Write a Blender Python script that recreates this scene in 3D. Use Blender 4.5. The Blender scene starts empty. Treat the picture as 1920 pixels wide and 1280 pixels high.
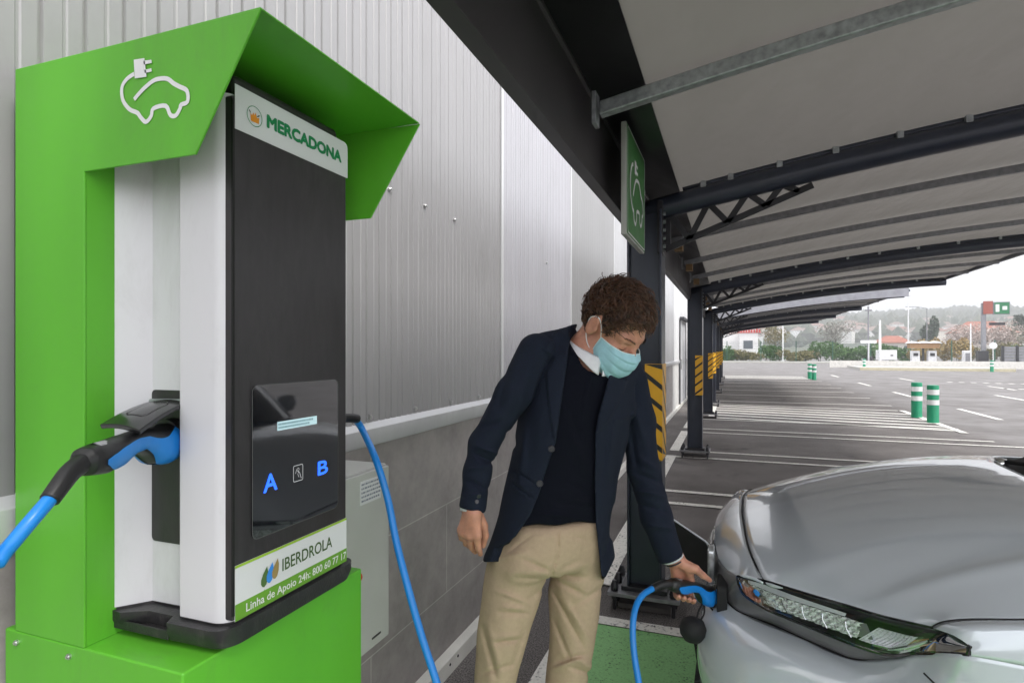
import bpy, bmesh, math, random
import numpy as np
from mathutils import Vector, Matrix
# ------------------------------------------------------------------ camera, world, sun
SC = bpy.context.scene
COL = SC.collection
F, HY, CH, TH = 1100.0, 655.0, 1.45, math.atan(410 / 1100)
CT, ST = math.cos(TH), math.sin(TH)
cam = bpy.data.cameras.new('camera'); camo = bpy.data.objects.new('camera', cam); COL.objects.link(camo)
cam.sensor_width = 36; cam.lens = F / 1920 * 36; cam.shift_y = (HY - 640) / 1920
cam.clip_start = .02; cam.clip_end = 6000
camo.location = (0, 0, CH); camo.rotation_euler = (math.pi / 2, 0, TH)
SC.camera = camo
w = bpy.data.worlds.new("World"); SC.world = w; w.use_nodes = True
N = w.node_tree.nodes; L = w.node_tree.links
SUN_EL, SUN_AZ = math.radians(52), math.radians(115)      # azimuth measured from +Y towards +X
sky = N.new('ShaderNodeTexSky'); sky.sky_type = 'NISHITA'; sky.sun_disc = False
sky.sun_elevation = SUN_EL; sky.sun_rotation = SUN_AZ; sky.dust_density = 4; sky.air_density = 1.0
bg = N['Background']; bg.inputs[1].default_value = 0.10
cl = N.new('ShaderNodeTexNoise'); cl.inputs['Scale'].default_value = 2.2; cl.inputs['Detail'].default_value = 5
tcw = N.new('ShaderNodeTexCoord'); L.new(tcw.outputs['Generated'], cl.inputs['Vector'])
rw = N.new('ShaderNodeValToRGB'); L.new(cl.outputs['Fac'], rw.inputs[0])
rw.color_ramp.elements[0].position = .3; rw.color_ramp.elements[0].color = (8.2, 8.4, 8.9, 1)
rw.color_ramp.elements[1].position = .75; rw.color_ramp.elements[1].color = (12.0, 12.0, 12.2, 1)
mw = N.new('ShaderNodeMixRGB'); mw.inputs[0].default_value = .88
L.new(sky.outputs[0], mw.inputs[1]); L.new(rw.outputs[0], mw.inputs[2]); L.new(mw.outputs[0], bg.inputs[0])
sl = bpy.data.lights.new('sun', 'SUN'); sl.energy = 1.2; sl.angle = math.radians(14); sl.color = (1, .97, .92)
so = bpy.data.objects.new('sun', sl); COL.objects.link(so)
sd = Vector((math.sin(SUN_AZ) * math.cos(SUN_EL), math.cos(SUN_AZ) * math.cos(SUN_EL), math.sin(SUN_EL)))
so.rotation_euler = sd.to_track_quat('Z', 'Y').to_euler(); so.location = (20, -10, 30)
SC.view_settings.view_transform = 'Standard'; SC.view_settings.look = 'None'
SC.view_settings.exposure = 1.3; SC.view_settings.gamma = 1
SC.render.engine = 'CYCLES'
try:
    SC.cycles.volume_bounces = 0; SC.cycles.max_bounces = 10; SC.cycles.use_denoising = True
except Exception: pass

# ------------------------------------------------------------------ surveying: sight lines measured on the photograph
def ray(u, v):
    r = (u - 960) / F; up = (HY - v) / F
    return (r * CT - ST, CT + r * ST, up)
def onX(u, v, X):
    a = ray(u, v); d = X / a[0]; return Vector((X, a[1] * d, CH + a[2] * d))
def onY(u, v, Y):
    a = ray(u, v); d = Y / a[1]; return Vector((a[0] * d, Y, CH + a[2] * d))
def onZ(u, v, Z):
    a = ray(u, v); d = (Z - CH) / a[2]; return Vector((a[0] * d, a[1] * d, Z))
def onD(u, v, d):
    a = ray(u, v); return Vector((a[0] * d, a[1] * d, CH + a[2] * d))

# ------------------------------------------------------------------ materials
def srgb(r, g, b):
    f = lambda c: (c / 255 / 12.92) if c / 255 <= .04045 else ((c / 255 + .055) / 1.055) ** 2.4
    return (f(r), f(g), f(b))
MATS = {}
def mat(name, col=(.5, .5, .5), rough=.5, metal=0, var=.12, scale=8, bump=0, bscale=60, spec=.5, coat=0,
        emit=None, estr=0, stretch=None, rvar=.1, col2=None, detail=5, dirt=0, dcol=(.12, .11, .09), dscale=5):
    if name in MATS: return MATS[name]
    m = bpy.data.materials.new(name); m.use_nodes = True; n = m.node_tree.nodes; l = m.node_tree.links
    p = n['Principled BSDF']
    p.inputs['Roughness'].default_value = rough; p.inputs['Metallic'].default_value = metal
    p.inputs['Specular IOR Level'].default_value = spec
    if coat: p.inputs['Coat Weight'].default_value = coat; p.inputs['Coat Roughness'].default_value = .04
    tc = n.new('ShaderNodeTexCoord'); mp = n.new('ShaderNodeMapping'); l.new(tc.outputs['Object'], mp.inputs[0])
    if stretch: mp.inputs['Scale'].default_value = stretch
    nz = n.new('ShaderNodeTexNoise'); nz.inputs['Scale'].default_value = scale; nz.inputs['Detail'].default_value = detail
    l.new(mp.outputs[0], nz.inputs['Vector'])
    rp = n.new('ShaderNodeValToRGB'); l.new(nz.outputs['Fac'], rp.inputs[0])
    c2 = col2 or tuple(c * (1 + var) for c in col)
    c1 = tuple(c * (1 - var) for c in col) if col2 is None else col
    rp.color_ramp.elements[0].position = .3; rp.color_ramp.elements[1].position = .7
    rp.color_ramp.elements[0].color = (*c1, 1); rp.color_ramp.elements[1].color = (*c2, 1)
    l.new(rp.outputs[0], p.inputs['Base Color'])
    if dirt:                                   # specks, smears and water marks with their own shapes
        d1 = n.new('ShaderNodeTexNoise'); d1.inputs['Scale'].default_value = dscale; d1.inputs['Detail'].default_value = 12; d1.inputs['Roughness'].default_value = .8; d1.inputs['Distortion'].default_value = .6
        m1 = n.new('ShaderNodeMapping'); m1.inputs['Scale'].default_value = (1, 1, .35); l.new(tc.outputs['Object'], m1.inputs[0]); l.new(m1.outputs[0], d1.inputs['Vector'])
        dr = n.new('ShaderNodeValToRGB'); dr.color_ramp.elements[0].position = .52; dr.color_ramp.elements[1].position = .74; l.new(d1.outputs['Fac'], dr.inputs[0])
        dm = n.new('ShaderNodeMath'); dm.operation = 'MULTIPLY'; dm.inputs[1].default_value = dirt; l.new(dr.outputs[0], dm.inputs[0])
        dx = n.new('ShaderNodeMixRGB'); l.new(dm.outputs[0], dx.inputs[0]); l.new(rp.outputs[0], dx.inputs[1]); dx.inputs[2].default_value = (*dcol, 1); l.new(dx.outputs[0], p.inputs['Base Color'])
    if rvar:
        mr = n.new('ShaderNodeMapRange'); l.new(nz.outputs['Fac'], mr.inputs[0])
        mr.inputs[3].default_value = max(0, rough - rvar); mr.inputs[4].default_value = min(1, rough + rvar)
        l.new(mr.outputs[0], p.inputs['Roughness'])
    if bump:
        nb = n.new('ShaderNodeTexNoise'); nb.inputs['Scale'].default_value = bscale; nb.inputs['Detail'].default_value = 4
        l.new(mp.outputs[0], nb.inputs['Vector'])
        bp = n.new('ShaderNodeBump'); bp.inputs['Strength'].default_value = bump; bp.inputs['Distance'].default_value = .01
        l.new(nb.outputs['Fac'], bp.inputs['Height']); l.new(bp.outputs[0], p.inputs['Normal'])
    if emit: p.inputs['Emission Color'].default_value = (*emit, 1); p.inputs['Emission Strength'].default_value = estr
    MATS[name] = m; return m

# ------------------------------------------------------------------ mesh building
def tag(o, label=None, cat=None, group=None, kind=None):
    if label: o['label'] = label
    if cat: o['category'] = cat
    if group: o['group'] = group
    if kind: o['kind'] = kind
    return o
def empty(name, loc=(0, 0, 0), rz=0):
    o = bpy.data.objects.new(name, None); COL.objects.link(o); o.location = loc; o.rotation_euler = (0, 0, rz)
    o.empty_display_size = .1; return o
def thing(name, label, cat, loc=(0, 0, 0), rz=0, group=None): return tag(empty(name, loc, rz), label, cat, group)
def children(o): return [c for c in bpy.data.objects if c.parent == o]
def copy_tree(o, parent=None):
    c = o.copy(); COL.objects.link(c)
    if parent: c.parent = parent
    for ch in children(o): copy_tree(ch, c)
    return c
class MB:
    def __init__(s): s.v = []; s.f = []
    def add(s, v, f):
        n = len(s.v); s.v += [tuple(p) for p in v]; s.f += [tuple(i + n for i in q) for q in f]; return s
    def box(s, x0, x1, y0, y1, z0, z1):
        return s.add([(x0, y0, z0), (x1, y0, z0), (x1, y1, z0), (x0, y1, z0), (x0, y0, z1), (x1, y0, z1), (x1, y1, z1), (x0, y1, z1)],
                     [(0, 3, 2, 1), (4, 5, 6, 7), (0, 1, 5, 4), (1, 2, 6, 5), (2, 3, 7, 6), (3, 0, 4, 7)])
    def obox(s, c, ax, hs):               # oriented box: centre, 3 axes, half sizes
        c = Vector(c); A = [Vector(a).normalized() * h for a, h in zip(ax, hs)]
        v = [c + A[0] * i + A[1] * j + A[2] * k for k in (-1, 1) for j in (-1, 1) for i in (-1, 1)]
        return s.add(v, [(0, 2, 3, 1), (4, 5, 7, 6), (0, 1, 5, 4), (1, 3, 7, 5), (3, 2, 6, 7), (2, 0, 4, 6)])
    def bar(s, a, b, w, t, up=(0, 0, 1)):
        a = Vector(a); b = Vector(b); d = (b - a); x = d.normalized(); y = Vector(up).cross(x)
        if y.length < 1e-4: y = Vector((0, 1, 0)).cross(x)
        y.normalize(); z = x.cross(y)
        return s.obox((a + b) / 2, (x, y, z), (d.length / 2, w / 2, t / 2))
    def prism(s, pts, ax, a, b):           # polygon in the two other axes extruded along axis ax from a to b
        n = len(pts); v = []
        for h in (a, b):
            for p, q in pts:
                v.append({0: (h, p, q), 1: (p, h, q), 2: (p, q, h)}[ax])
        f = [tuple(range(n))[::-1], tuple(range(n, 2 * n))] + [(i, (i + 1) % n, n + (i + 1) % n, n + i) for i in range(n)]
        return s.add(v, f)
    def tube(s, path, r, n=12, cap=True, flat=1):
        P = [Vector(p) for p in path]; R = r if hasattr(r, '__len__') else [r] * len(P)
        t0 = (P[1] - P[0]).normalized(); ref = Vector((0, 0, 1)) if abs(t0.z) < .9 else Vector((0, 1, 0))
        u = t0.cross(ref).normalized(); base = len(s.v); F_ = []
        V = []
        for i, p in enumerate(P):
            t = (P[min(i + 1, len(P) - 1)] - P[max(i - 1, 0)]).normalized()
            u = (u - t * u.dot(t)).normalized(); v = t.cross(u)
            for k in range(n):
                a = 2 * math.pi * k / n; V.append(p + (u * math.cos(a) + v * math.sin(a) * flat) * R[i])
        for i in range(len(P) - 1):
            for k in range(n):
                a = i * n + k; b = i * n + (k + 1) % n; F_.append((a, b, b + n, a + n))
        if cap: F_ += [tuple(range(n))[::-1], tuple((len(P) - 1) * n + k for k in range(n))]
        return s.add(V, F_)
    def cyl(s, c, r, z0, z1, n=20, r2=None):
        r2 = r if r2 is None else r2
        return s.tube([(c[0], c[1], z0), (c[0], c[1], z1)], [r, r2], n)
    def lathe(s, c, prof, n=24):
        V = []; F_ = []
        for r, z in prof:
            for k in range(n):
                a = 2 * math.pi * k / n; V.append((c[0] + r * math.cos(a), c[1] + r * math.sin(a), c[2] + z))
        for i in range(len(prof) - 1):
            for k in range(n):
                a = i * n + k; b = i * n + (k + 1) % n; F_.append((a, b, b + n, a + n))
        F_ += [tuple(range(n))[::-1], tuple((len(prof) - 1) * n + k for k in range(n))]
        return s.add(V, F_)
    def grid(s, fn, nu, nv):
        V = [fn(i / (nu - 1), j / (nv - 1)) for j in range(nv) for i in range(nu)]
        return s.add(V, [(j * nu + i, j * nu + i + 1, (j + 1) * nu + i + 1, (j + 1) * nu + i) for j in range(nv - 1) for i in range(nu - 1)])
    def build(s, name, m, parent=None, smooth=False, bevel=0, seg=2, fixn=True, solid=0, sub=0, angle=None, off=0):
        me = bpy.data.meshes.new(name); me.from_pydata([tuple(p) for p in s.v], [], s.f)
        if fixn:
            bm = bmesh.new(); bm.from_mesh(me); bmesh.ops.recalc_face_normals(bm, faces=bm.faces); bm.to_mesh(me); bm.free()
        me.materials.append(m); o = bpy.data.objects.new(name, me); COL.objects.link(o)
        if parent:
            o.parent = parent
            # geometry is given in world coordinates: cancel the parent's transform
            o.matrix_parent_inverse = world_of(parent).inverted()
        if smooth or angle:
            for p in me.polygons: p.use_smooth = True
            if angle: me.set_sharp_from_angle(angle=math.radians(angle))
        if solid:
            md = o.modifiers.new('solid', 'SOLIDIFY'); md.thickness = solid; md.offset = off
        if bevel:
            md = o.modifiers.new('bevel', 'BEVEL'); md.width = bevel; md.segments = seg; md.limit_method = 'ANGLE'; md.angle_limit = math.radians(35)
            for p in me.polygons: p.use_smooth = True
            me.set_sharp_from_angle(angle=math.radians(50))
            md.harden_normals = True
        if sub:
            md = o.modifiers.new('sub', 'SUBSURF'); md.levels = sub; md.render_levels = sub
        return o
def world_of(o):
    b = Matrix.LocRotScale(o.location, o.rotation_euler.to_quaternion(), o.scale)
    return world_of(o.parent) @ o.matrix_parent_inverse @ b if o.parent else b
def arc(cx, cy, r, a0, a1, n=8):
    return [(cx + r * math.cos(math.radians(a0 + (a1 - a0) * i / n)), cy + r * math.sin(math.radians(a0 + (a1 - a0) * i / n))) for i in range(n + 1)]
def rrect(x0, x1, y0, y1, r, n=5):
    return arc(x1 - r, y0 + r, r, -90, 0, n) + arc(x1 - r, y1 - r, r, 0, 90, n) + arc(x0 + r, y1 - r, r, 90, 180, n) + arc(x0 + r, y0 + r, r, 180, 270, n)
def strip2d(pts, wd, closed=False):        # ribbon polygon quads along a 2D polyline
    n = len(pts); V = []; Fc = []
    for i in range(n):
        a = pts[(i - 1) % n] if closed or i > 0 else pts[i]; b = pts[(i + 1) % n] if closed or i < n - 1 else pts[i]
        dx, dy = b[0] - a[0], b[1] - a[1]; l = math.hypot(dx, dy) or 1
        nx, ny = -dy / l * wd / 2, dx / l * wd / 2
        V += [(pts[i][0] + nx, pts[i][1] + ny), (pts[i][0] - nx, pts[i][1] - ny)]
    for i in range(n if closed else n - 1):
        j = (i + 1) % n; Fc.append((2 * i, 2 * i + 1, 2 * j + 1, 2 * j))
    return V, Fc
def text_mesh(txt, name, m, parent, origin, ex, ey, height, width=None, thick=.0006, bold=0, space=1.0, shear=0):
    """lettering laid on a surface: origin = lower left, ex/ey = unit vectors along and up, height = capital height"""
    cu = bpy.data.curves.new(name, 'FONT'); cu.body = txt; cu.size = 1; cu.space_character = space; cu.shear = shear
    cu.resolution_u = 3
    t = bpy.data.objects.new(name + '_tmp', cu); COL.objects.link(t)
    dg = bpy.context.evaluated_depsgraph_get(); me = bpy.data.meshes.new_from_object(t.evaluated_get(dg))
    bpy.data.objects.remove(t)
    co = np.array([v.co[:] for v in me.vertices]); mn = co.min(0); mx = co.max(0)
    k = height / .70; kx = (width / (mx[0] - mn[0])) if width else k
    ex = Vector(ex).normalized(); ey = Vector(ey).normalized(); nz = ex.cross(ey); O = Vector(origin) + nz * thick
    for v in me.vertices:
        c = v.co.copy(); v.co = O + ex * ((c.x - mn[0]) * kx) + ey * (c.y * k)
    if bold:                                # heavier strokes: the outline repeated a hair to each side
        V0 = [v.co.copy() for v in me.vertices]; F0 = [tuple(p.vertices) for p in me.polygons]; V, F_ = [], []
        for i, (dx, dy) in enumerate(((0, 0), (1, 0), (-1, 0), (0, 1), (0, -1), (.7, .7), (-.7, .7), (.7, -.7), (-.7, -.7))):
            n = len(V); V += [v + ex * dx * bold * height + ey * dy * bold * height + nz * i * .00004 for v in V0]; F_ += [tuple(j + n for j in f) for f in F0]
        me = bpy.data.meshes.new(name); me.from_pydata(V, [], F_)
    me.materials.append(m); o = bpy.data.objects.new(name, me); COL.objects.link(o)
    if parent:
        o.parent = parent; o.matrix_parent_inverse = world_of(parent).inverted()
    return o
def smoothpath(pts, n=10):
    P = [Vector(p) for p in pts]; out = []
    for i in range(len(P) - 1):
        p0 = P[max(i - 1, 0)]; p1 = P[i]; p2 = P[i + 1]; p3 = P[min(i + 2, len(P) - 1)]
        for k in range(n):
            t = k / n
            out.append(.5 * ((2 * p1) + (p2 - p0) * t + (2 * p0 - 5 * p1 + 4 * p2 - p3) * t * t + (3 * p1 - p0 - 3 * p2 + p3) * t ** 3))
    out.append(P[-1]); return out
# ================================================================== SETTING
rnd = random.Random(7)
def asphalt():
    m = bpy.data.materials.new('asphalt'); m.use_nodes = True; n = m.node_tree.nodes; l = m.node_tree.links; p = n['Principled BSDF']
    tc = n.new('ShaderNodeTexCoord')
    a = n.new('ShaderNodeTexNoise'); a.inputs['Scale'].default_value = 140; a.inputs['Detail'].default_value = 3
    b = n.new('ShaderNodeTexNoise'); b.inputs['Scale'].default_value = .9; b.inputs['Detail'].default_value = 6; b.inputs['Roughness'].default_value = .65
    c = n.new('ShaderNodeTexVoronoi'); c.inputs['Scale'].default_value = 110
    for q in (a, b, c): l.new(tc.outputs['Object'], q.inputs['Vector'])
    r1 = n.new('ShaderNodeValToRGB'); l.new(a.outputs['Fac'], r1.inputs[0])
    r1.color_ramp.elements[0].position = .35; r1.color_ramp.elements[1].position = .72
    r1.color_ramp.elements[0].color = (.045, .041, .040, 1); r1.color_ramp.elements[1].color = (.30, .275, .265, 1)
    r2 = n.new('ShaderNodeValToRGB'); l.new(b.outputs['Fac'], r2.inputs[0])
    r2.color_ramp.elements[0].position = .3; r2.color_ramp.elements[1].position = .75
    r2.color_ramp.elements[0].color = (.62, .59, .57, 1); r2.color_ramp.elements[1].color = (1.38, 1.38, 1.38, 1)
    mx = n.new('ShaderNodeMixRGB'); mx.blend_type = 'MULTIPLY'; mx.inputs[0].default_value = 1
    l.new(r1.outputs[0], mx.inputs[1]); l.new(r2.outputs[0], mx.inputs[2])
    # stains: oil drips and darker patches in the bays
    ob = n.new('ShaderNodeTexNoise'); ob.inputs['Scale'].default_value = 1.7; ob.inputs['Detail'].default_value = 8; ob.inputs['Distortion'].default_value = .8; l.new(tc.outputs['Object'], ob.inputs['Vector'])
    orp = n.new('ShaderNodeValToRGB'); orp.color_ramp.elements[0].position = .60; orp.color_ramp.elements[1].position = .72; orp.color_ramp.elements[0].color = (1, 1, 1, 1); orp.color_ramp.elements[1].color = (.52, .52, .54, 1); l.new(ob.outputs['Fac'], orp.inputs[0])
    om = n.new('ShaderNodeMixRGB'); om.blend_type = 'MULTIPLY'; om.inputs[0].default_value = 1; l.new(mx.outputs[0], om.inputs[1]); l.new(orp.outputs[0], om.inputs[2]); mx = om
    # worn, dusty driving lane beyond the bays is a paler surfacing
    sx = n.new('ShaderNodeSeparateXYZ'); l.new(tc.outputs['Object'], sx.inputs[0])
    ad = n.new('ShaderNodeMath'); ad.operation = 'MULTIPLY_ADD'; l.new(b.outputs['Fac'], ad.inputs[0]); ad.inputs[1].default_value = .5; l.new(sx.outputs[0], ad.inputs[2])
    mr = n.new('ShaderNodeMapRange'); mr.inputs[1].default_value = 3.9; mr.inputs[2].default_value = 4.5; l.new(ad.outputs[0], mr.inputs[0])
    mr2 = n.new('ShaderNodeMapRange'); mr2.inputs[1].default_value = 34; mr2.inputs[2].default_value = 36; l.new(sx.outputs[1], mr2.inputs[0])
    mm = n.new('ShaderNodeMath'); mm.operation = 'MAXIMUM'; l.new(mr.outputs[0], mm.inputs[0]); l.new(mr2.outputs[0], mm.inputs[1])
    m2 = n.new('ShaderNodeMixRGB'); l.new(mm.outputs[0], m2.inputs[0]); l.new(mx.outputs[0], m2.inputs[1])
    m3 = n.new('ShaderNodeMixRGB'); m3.blend_type = 'MULTIPLY'; m3.inputs[0].default_value = 1; l.new(r2.outputs[0], m3.inputs[1]); m3.inputs[2].default_value = (.185, .176, .174, 1)
    l.new(m3.outputs[0], m2.inputs[2]); l.new(m2.outputs[0], p.inputs['Base Color'])
    p.inputs['Roughness'].default_value = .8
    bp = n.new('ShaderNodeBump'); bp.inputs['Strength'].default_value = .5; bp.inputs['Distance'].default_value = .004
    l.new(c.outputs['Distance'], bp.inputs['Height']); l.new(bp.outputs[0], p.inputs['Normal'])
    return m
def worn_paint(name, col, hole=.62, fine=160, dark=(.05, .05, .05), sc=5):
    m = bpy.data.materials.new(name); m.use_nodes = True; n = m.node_tree.nodes; l = m.node_tree.links; p = n['Principled BSDF']
    tc = n.new('ShaderNodeTexCoord')
    a = n.new('ShaderNodeTexNoise'); a.inputs['Scale'].default_value = fine; a.inputs['Detail'].default_value = 2
    b = n.new('ShaderNodeTexNoise'); b.inputs['Scale'].default_value = sc; b.inputs['Detail'].default_value = 6
    for q in (a, b): l.new(tc.outputs['Object'], q.inputs['Vector'])
    s = n.new('ShaderNodeMath'); s.operation = 'MULTIPLY_ADD'; l.new(b.outputs['Fac'], s.inputs[0]); s.inputs[1].default_value = .35; l.new(a.outputs['Fac'], s.inputs[2])
    r = n.new('ShaderNodeValToRGB'); l.new(s.outputs[0], r.inputs[0])
    e = r.color_ramp.elements; e[0].position = hole; e[0].color = (*col, 1); e[1].position = hole + .14; e[1].color = (*dark, 1)
    e2 = r.color_ramp.elements.new(hole - .25); e2.color = (*[c * 1.15 for c in col], 1)
    l.new(r.outputs[0], p.inputs['Base Color']); p.inputs['Roughness'].default_value = .7
    bp = n.new('ShaderNodeBump'); bp.inputs['Strength'].default_value = .4; bp.inputs['Distance'].default_value = .003
    l.new(a.outputs['Fac'], bp.inputs['Height']); l.new(bp.outputs[0], p.inputs['Normal'])
    return m
m_asph = asphalt()
m_line = worn_paint('white_road_paint', (.74, .72, .67), hole=.78, fine=60)
m_green_floor = worn_paint('green_bay_paint', (.24, .50, .20), hole=.80, fine=110, dark=(.04, .07, .035), sc=7)
ground = MB().add([(-60, -60, 0), (400, -60, 0), (400, 160, 0), (-60, 160, 0)], [(0, 1, 2, 3)]).build('ground', m_asph); tag(ground, kind='structure')
field = MB().add([(-850, 160, 0), (1850, 160, 0), (1850, 1250, 0), (-850, 1250, 0)], [(0, 1, 2, 3)]).build('terrain', mat('meadow', (.10, .12, .06), .9, scale=.02, var=.3)); tag(field, kind='structure')
tag(MB().add([(-.74, .35, .004), (6, .35, .004), (6, 3.06, .004), (-.74, 3.06, .004)], [(0, 1, 2, 3)]).build('green_parking_bay', m_green_floor), kind='structure')
def flat(x0, x1, y0, y1, z=.008, sk=0): return ([(x0, y0, z), (x1, y0 + sk, z), (x1, y1 + sk, z), (x0, y1, z)], [(0, 1, 2, 3)])
lines = MB()
XL, XR = -.80, 3.87
bays = [(.30, 3.06, True), (3.66, 5.66, 0), (6.24, 8.16, 0), (8.75, 10.7, 0), (11.3, 12.75, 0)]
for i, (a, b, g) in enumerate(bays):
    lines.add(*flat(XL, 4.1 if i < 4 else XR, b, b + .09)); lines.add(*flat(XL, 4.1 if i < 4 else XR, a - .09, a))
    lines.add(*flat(XL - .02, XL + .11, a - .09 + .002, b + .088, .012))
for a in (17.5, 20, 22.4, 24.8, 27.2, 29.7): lines.add(*flat(-.5, XR, a - .05, a + .07)); lines.add(*flat(-.62, -.5, a - 1.9, a + .07, .012))
tag(lines.build('bay_markings', m_line), kind='structure')
hz = MB()
y0, y1 = 13.0, 16.35
for k in range(6):
    yy = y0 + .1 + k * .56; hz.add([(-.35, yy, .008), (3.8, yy - .75 + .1, .008), (3.8, yy - .75 + .27, .008), (-.35, yy + .17, .008)], [(0, 1, 2, 3)])
hz.add(*flat(3.72, 3.84, 12.2, 16.2, .012)); hz.add(*flat(-.45, -.33, 13.0, 16.3, .012)); hz.add([(-.3, 16.3, .008), (3.7, 16.1, .008), (3.7, 16.22, .008), (-.3, 16.42, .008)], [(0, 1, 2, 3)])
for k in range(5):
    yy = 31.6 + k * .7; hz.add(*flat(-.3, 3.6, yy, yy + .25))
tag(hz.build('hatched_markings', m_line), kind='structure')
dm = MB()
for x, y in ((5.18, 22), (7.83, 21.5), (5.2, 16), (5.2, 10), (5.2, 28), (9.5, 27), (7.9, 33), (5.3, 36)): dm.add(*flat(x - .06, x + .06, y - 1.2, y + 1.2))
for k in range(12):
    dm.add(*flat(9.4 + k * .42, 9.62 + k * .42, 26.5 - k * .18, 26.75 - k * .18)); dm.add(*flat(9 + k * .4, 9.2 + k * .4, 31 - k * .12, 31.3 - k * .12))
tag(dm.build('lane_markings', m_line), kind='structure')
m_conc = mat('pale_concrete', (.42, .41, .38), .8, var=.12, scale=3, bump=.2)
pv = MB().box(-40, 200, 68.5, 68.8, 0, .14).box(-40, 200, 68.8, 74, 0, .13); tag(pv.build('far_pavement', m_conc), kind='structure')

# ------------------------------------------------------------------ building with metal cladding
bld = thing('store_building', 'long store building clad in ribbed pale metal sheet above grey stone tiles', 'building', (-1.2, 20, 0))
def sheet_mat(name, col, rough, metal):
    return mat(name, col, rough, metal, var=.07, scale=1.5, stretch=(1, 1, .12), rvar=.06, dirt=.25, dcol=(.20, .19, .175), dscale=3)
XW = -1.2
def corr(y0, y1, z0, z1, pitch=.08, dep=.0065, x=XW):
    m = MB(); ys = []; y = y0; prof = [(0, 0), (.40, 0), (.44, -dep * .4), (.50, -dep * .4), (.54, 0), (.86, 0), (.90, -dep), (.96, -dep)]
    n = int(round((y1 - y0) / pitch))
    for i in range(n):
        for a, d in prof: ys.append((y0 + (i + a) * pitch, x + d))
    ys.append((y1, x)); V = [(xx, yy, z) for z in (z0, z1) for yy, xx in ys]; k = len(ys)
    return m.add(V, [(i, i + 1, k + i + 1, k + i) for i in range(k - 1)])
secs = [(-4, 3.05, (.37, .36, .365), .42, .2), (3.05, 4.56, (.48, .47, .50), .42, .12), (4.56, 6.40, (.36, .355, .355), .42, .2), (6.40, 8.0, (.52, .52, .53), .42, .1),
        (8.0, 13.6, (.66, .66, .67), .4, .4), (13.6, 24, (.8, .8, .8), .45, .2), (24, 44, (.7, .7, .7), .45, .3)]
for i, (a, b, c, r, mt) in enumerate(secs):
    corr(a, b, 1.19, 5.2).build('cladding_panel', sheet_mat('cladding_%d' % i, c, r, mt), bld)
    if i: MB().box(XW - .001, XW + .009, a - .012, a + .012, 1.19, 5.2).build('joint_strip', sheet_mat('cladding_joint', (.72, .72, .72), .4, .3), bld)
def tile_mat():
    m = bpy.data.materials.new('stone_tile'); m.use_nodes = True; n = m.node_tree.nodes; l = m.node_tree.links; p = n['Principled BSDF']
    tc = n.new('ShaderNodeTexCoord'); sx = n.new('ShaderNodeSeparateXYZ'); l.new(tc.outputs['Object'], sx.inputs[0])
    cb = n.new('ShaderNodeCombineXYZ'); l.new(sx.outputs[1], cb.inputs[0]); ad = n.new('ShaderNodeMath'); ad.operation = 'ADD'; ad.inputs[1].default_value = .053
    l.new(sx.outputs[2], ad.inputs[0]); l.new(ad.outputs[0], cb.inputs[1])
    br = n.new('ShaderNodeTexBrick'); l.new(cb.outputs[0], br.inputs['Vector']); br.inputs['Scale'].default_value = 1
    br.inputs['Brick Width'].default_value = 1.2; br.inputs['Row Height'].default_value = .4; br.inputs['Mortar Size'].default_value = .0022; br.offset = .5
    br.inputs['Color1'].default_value = (.33, .30, .29, 1); br.inputs['Color2'].default_value = (.36, .33, .32, 1); br.inputs['Mortar'].default_value = (.55, .53, .5, 1)
    nz = n.new('ShaderNodeTexNoise'); nz.inputs['Scale'].default_value = 4; nz.inputs['Detail'].default_value = 12; nz.inputs['Roughness'].default_value = .75; l.new(tc.outputs['Object'], nz.inputs['Vector'])
    rp = n.new('ShaderNodeValToRGB'); rp.color_ramp.elements[0].position = .3; rp.color_ramp.elements[1].position = .72
    rp.color_ramp.elements[0].color = (.72, .72, .72, 1); rp.color_ramp.elements[1].color = (1.3, 1.3, 1.3, 1); l.new(nz.outputs['Fac'], rp.inputs[0])
    mx = n.new('ShaderNodeMixRGB'); mx.blend_type = 'MULTIPLY'; mx.inputs[0].default_value = 1
    l.new(br.outputs['Color'], mx.inputs[1]); l.new(rp.outputs[0], mx.inputs[2]); l.new(mx.outputs[0], p.inputs['Base Color'])
    p.inputs['Roughness'].default_value = .55
    bp = n.new('ShaderNodeBump'); bp.inputs['Strength'].default_value = .25; bp.inputs['Distance'].default_value = .004; l.new(nz.outputs['Fac'], bp.inputs['Height']); l.new(bp.outputs[0], p.inputs['Normal'])
    return m
MB().box(-1.5, XW - .012, -4, 13.5, 0, 1.12).build('tile_plinth', tile_mat(), bld)
MB().box(-1.5, XW - .012, 13.5, 44, 0, 1.12).build('white_plinth', mat('white_render', (.66, .65, .63), .7, bump=.1), bld)
m_trim = mat('white_metal_trim', (.60, .60, .61), .4, .15, var=.06, scale=5, dirt=.35, dcol=(.25, .24, .22), dscale=6)
MB().prism([(XW - .01, 1.112), (XW + .018, 1.112), (XW + .022, 1.122), (XW + .022, 1.172), (XW - .004, 1.195), (XW - .012, 1.195)], 1, -4, 44).build('drip_trim', m_trim, bld, bevel=.002)
MB().prism([(XW - .011, 0), (XW + .03, 0), (XW + .03, .075), (XW - .011, .09)], 1, -4, 44).build('skirting', mat('white_skirting', (.70, .68, .63), .6, var=.1, scale=6), bld, bevel=.004)
for y in (2.35, 2.43, 3.4, 3.48, 5.0, 5.08): MB().tube([(XW + .029, y, .05), (XW + .0325, y, .05)], .006, 10).build('fixing_hole', mat('black_hole', (.01, .01, .01), .8), bld)
m_bolt = mat('zinc_screw', (.6, .6, .6), .3, .9)
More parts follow.
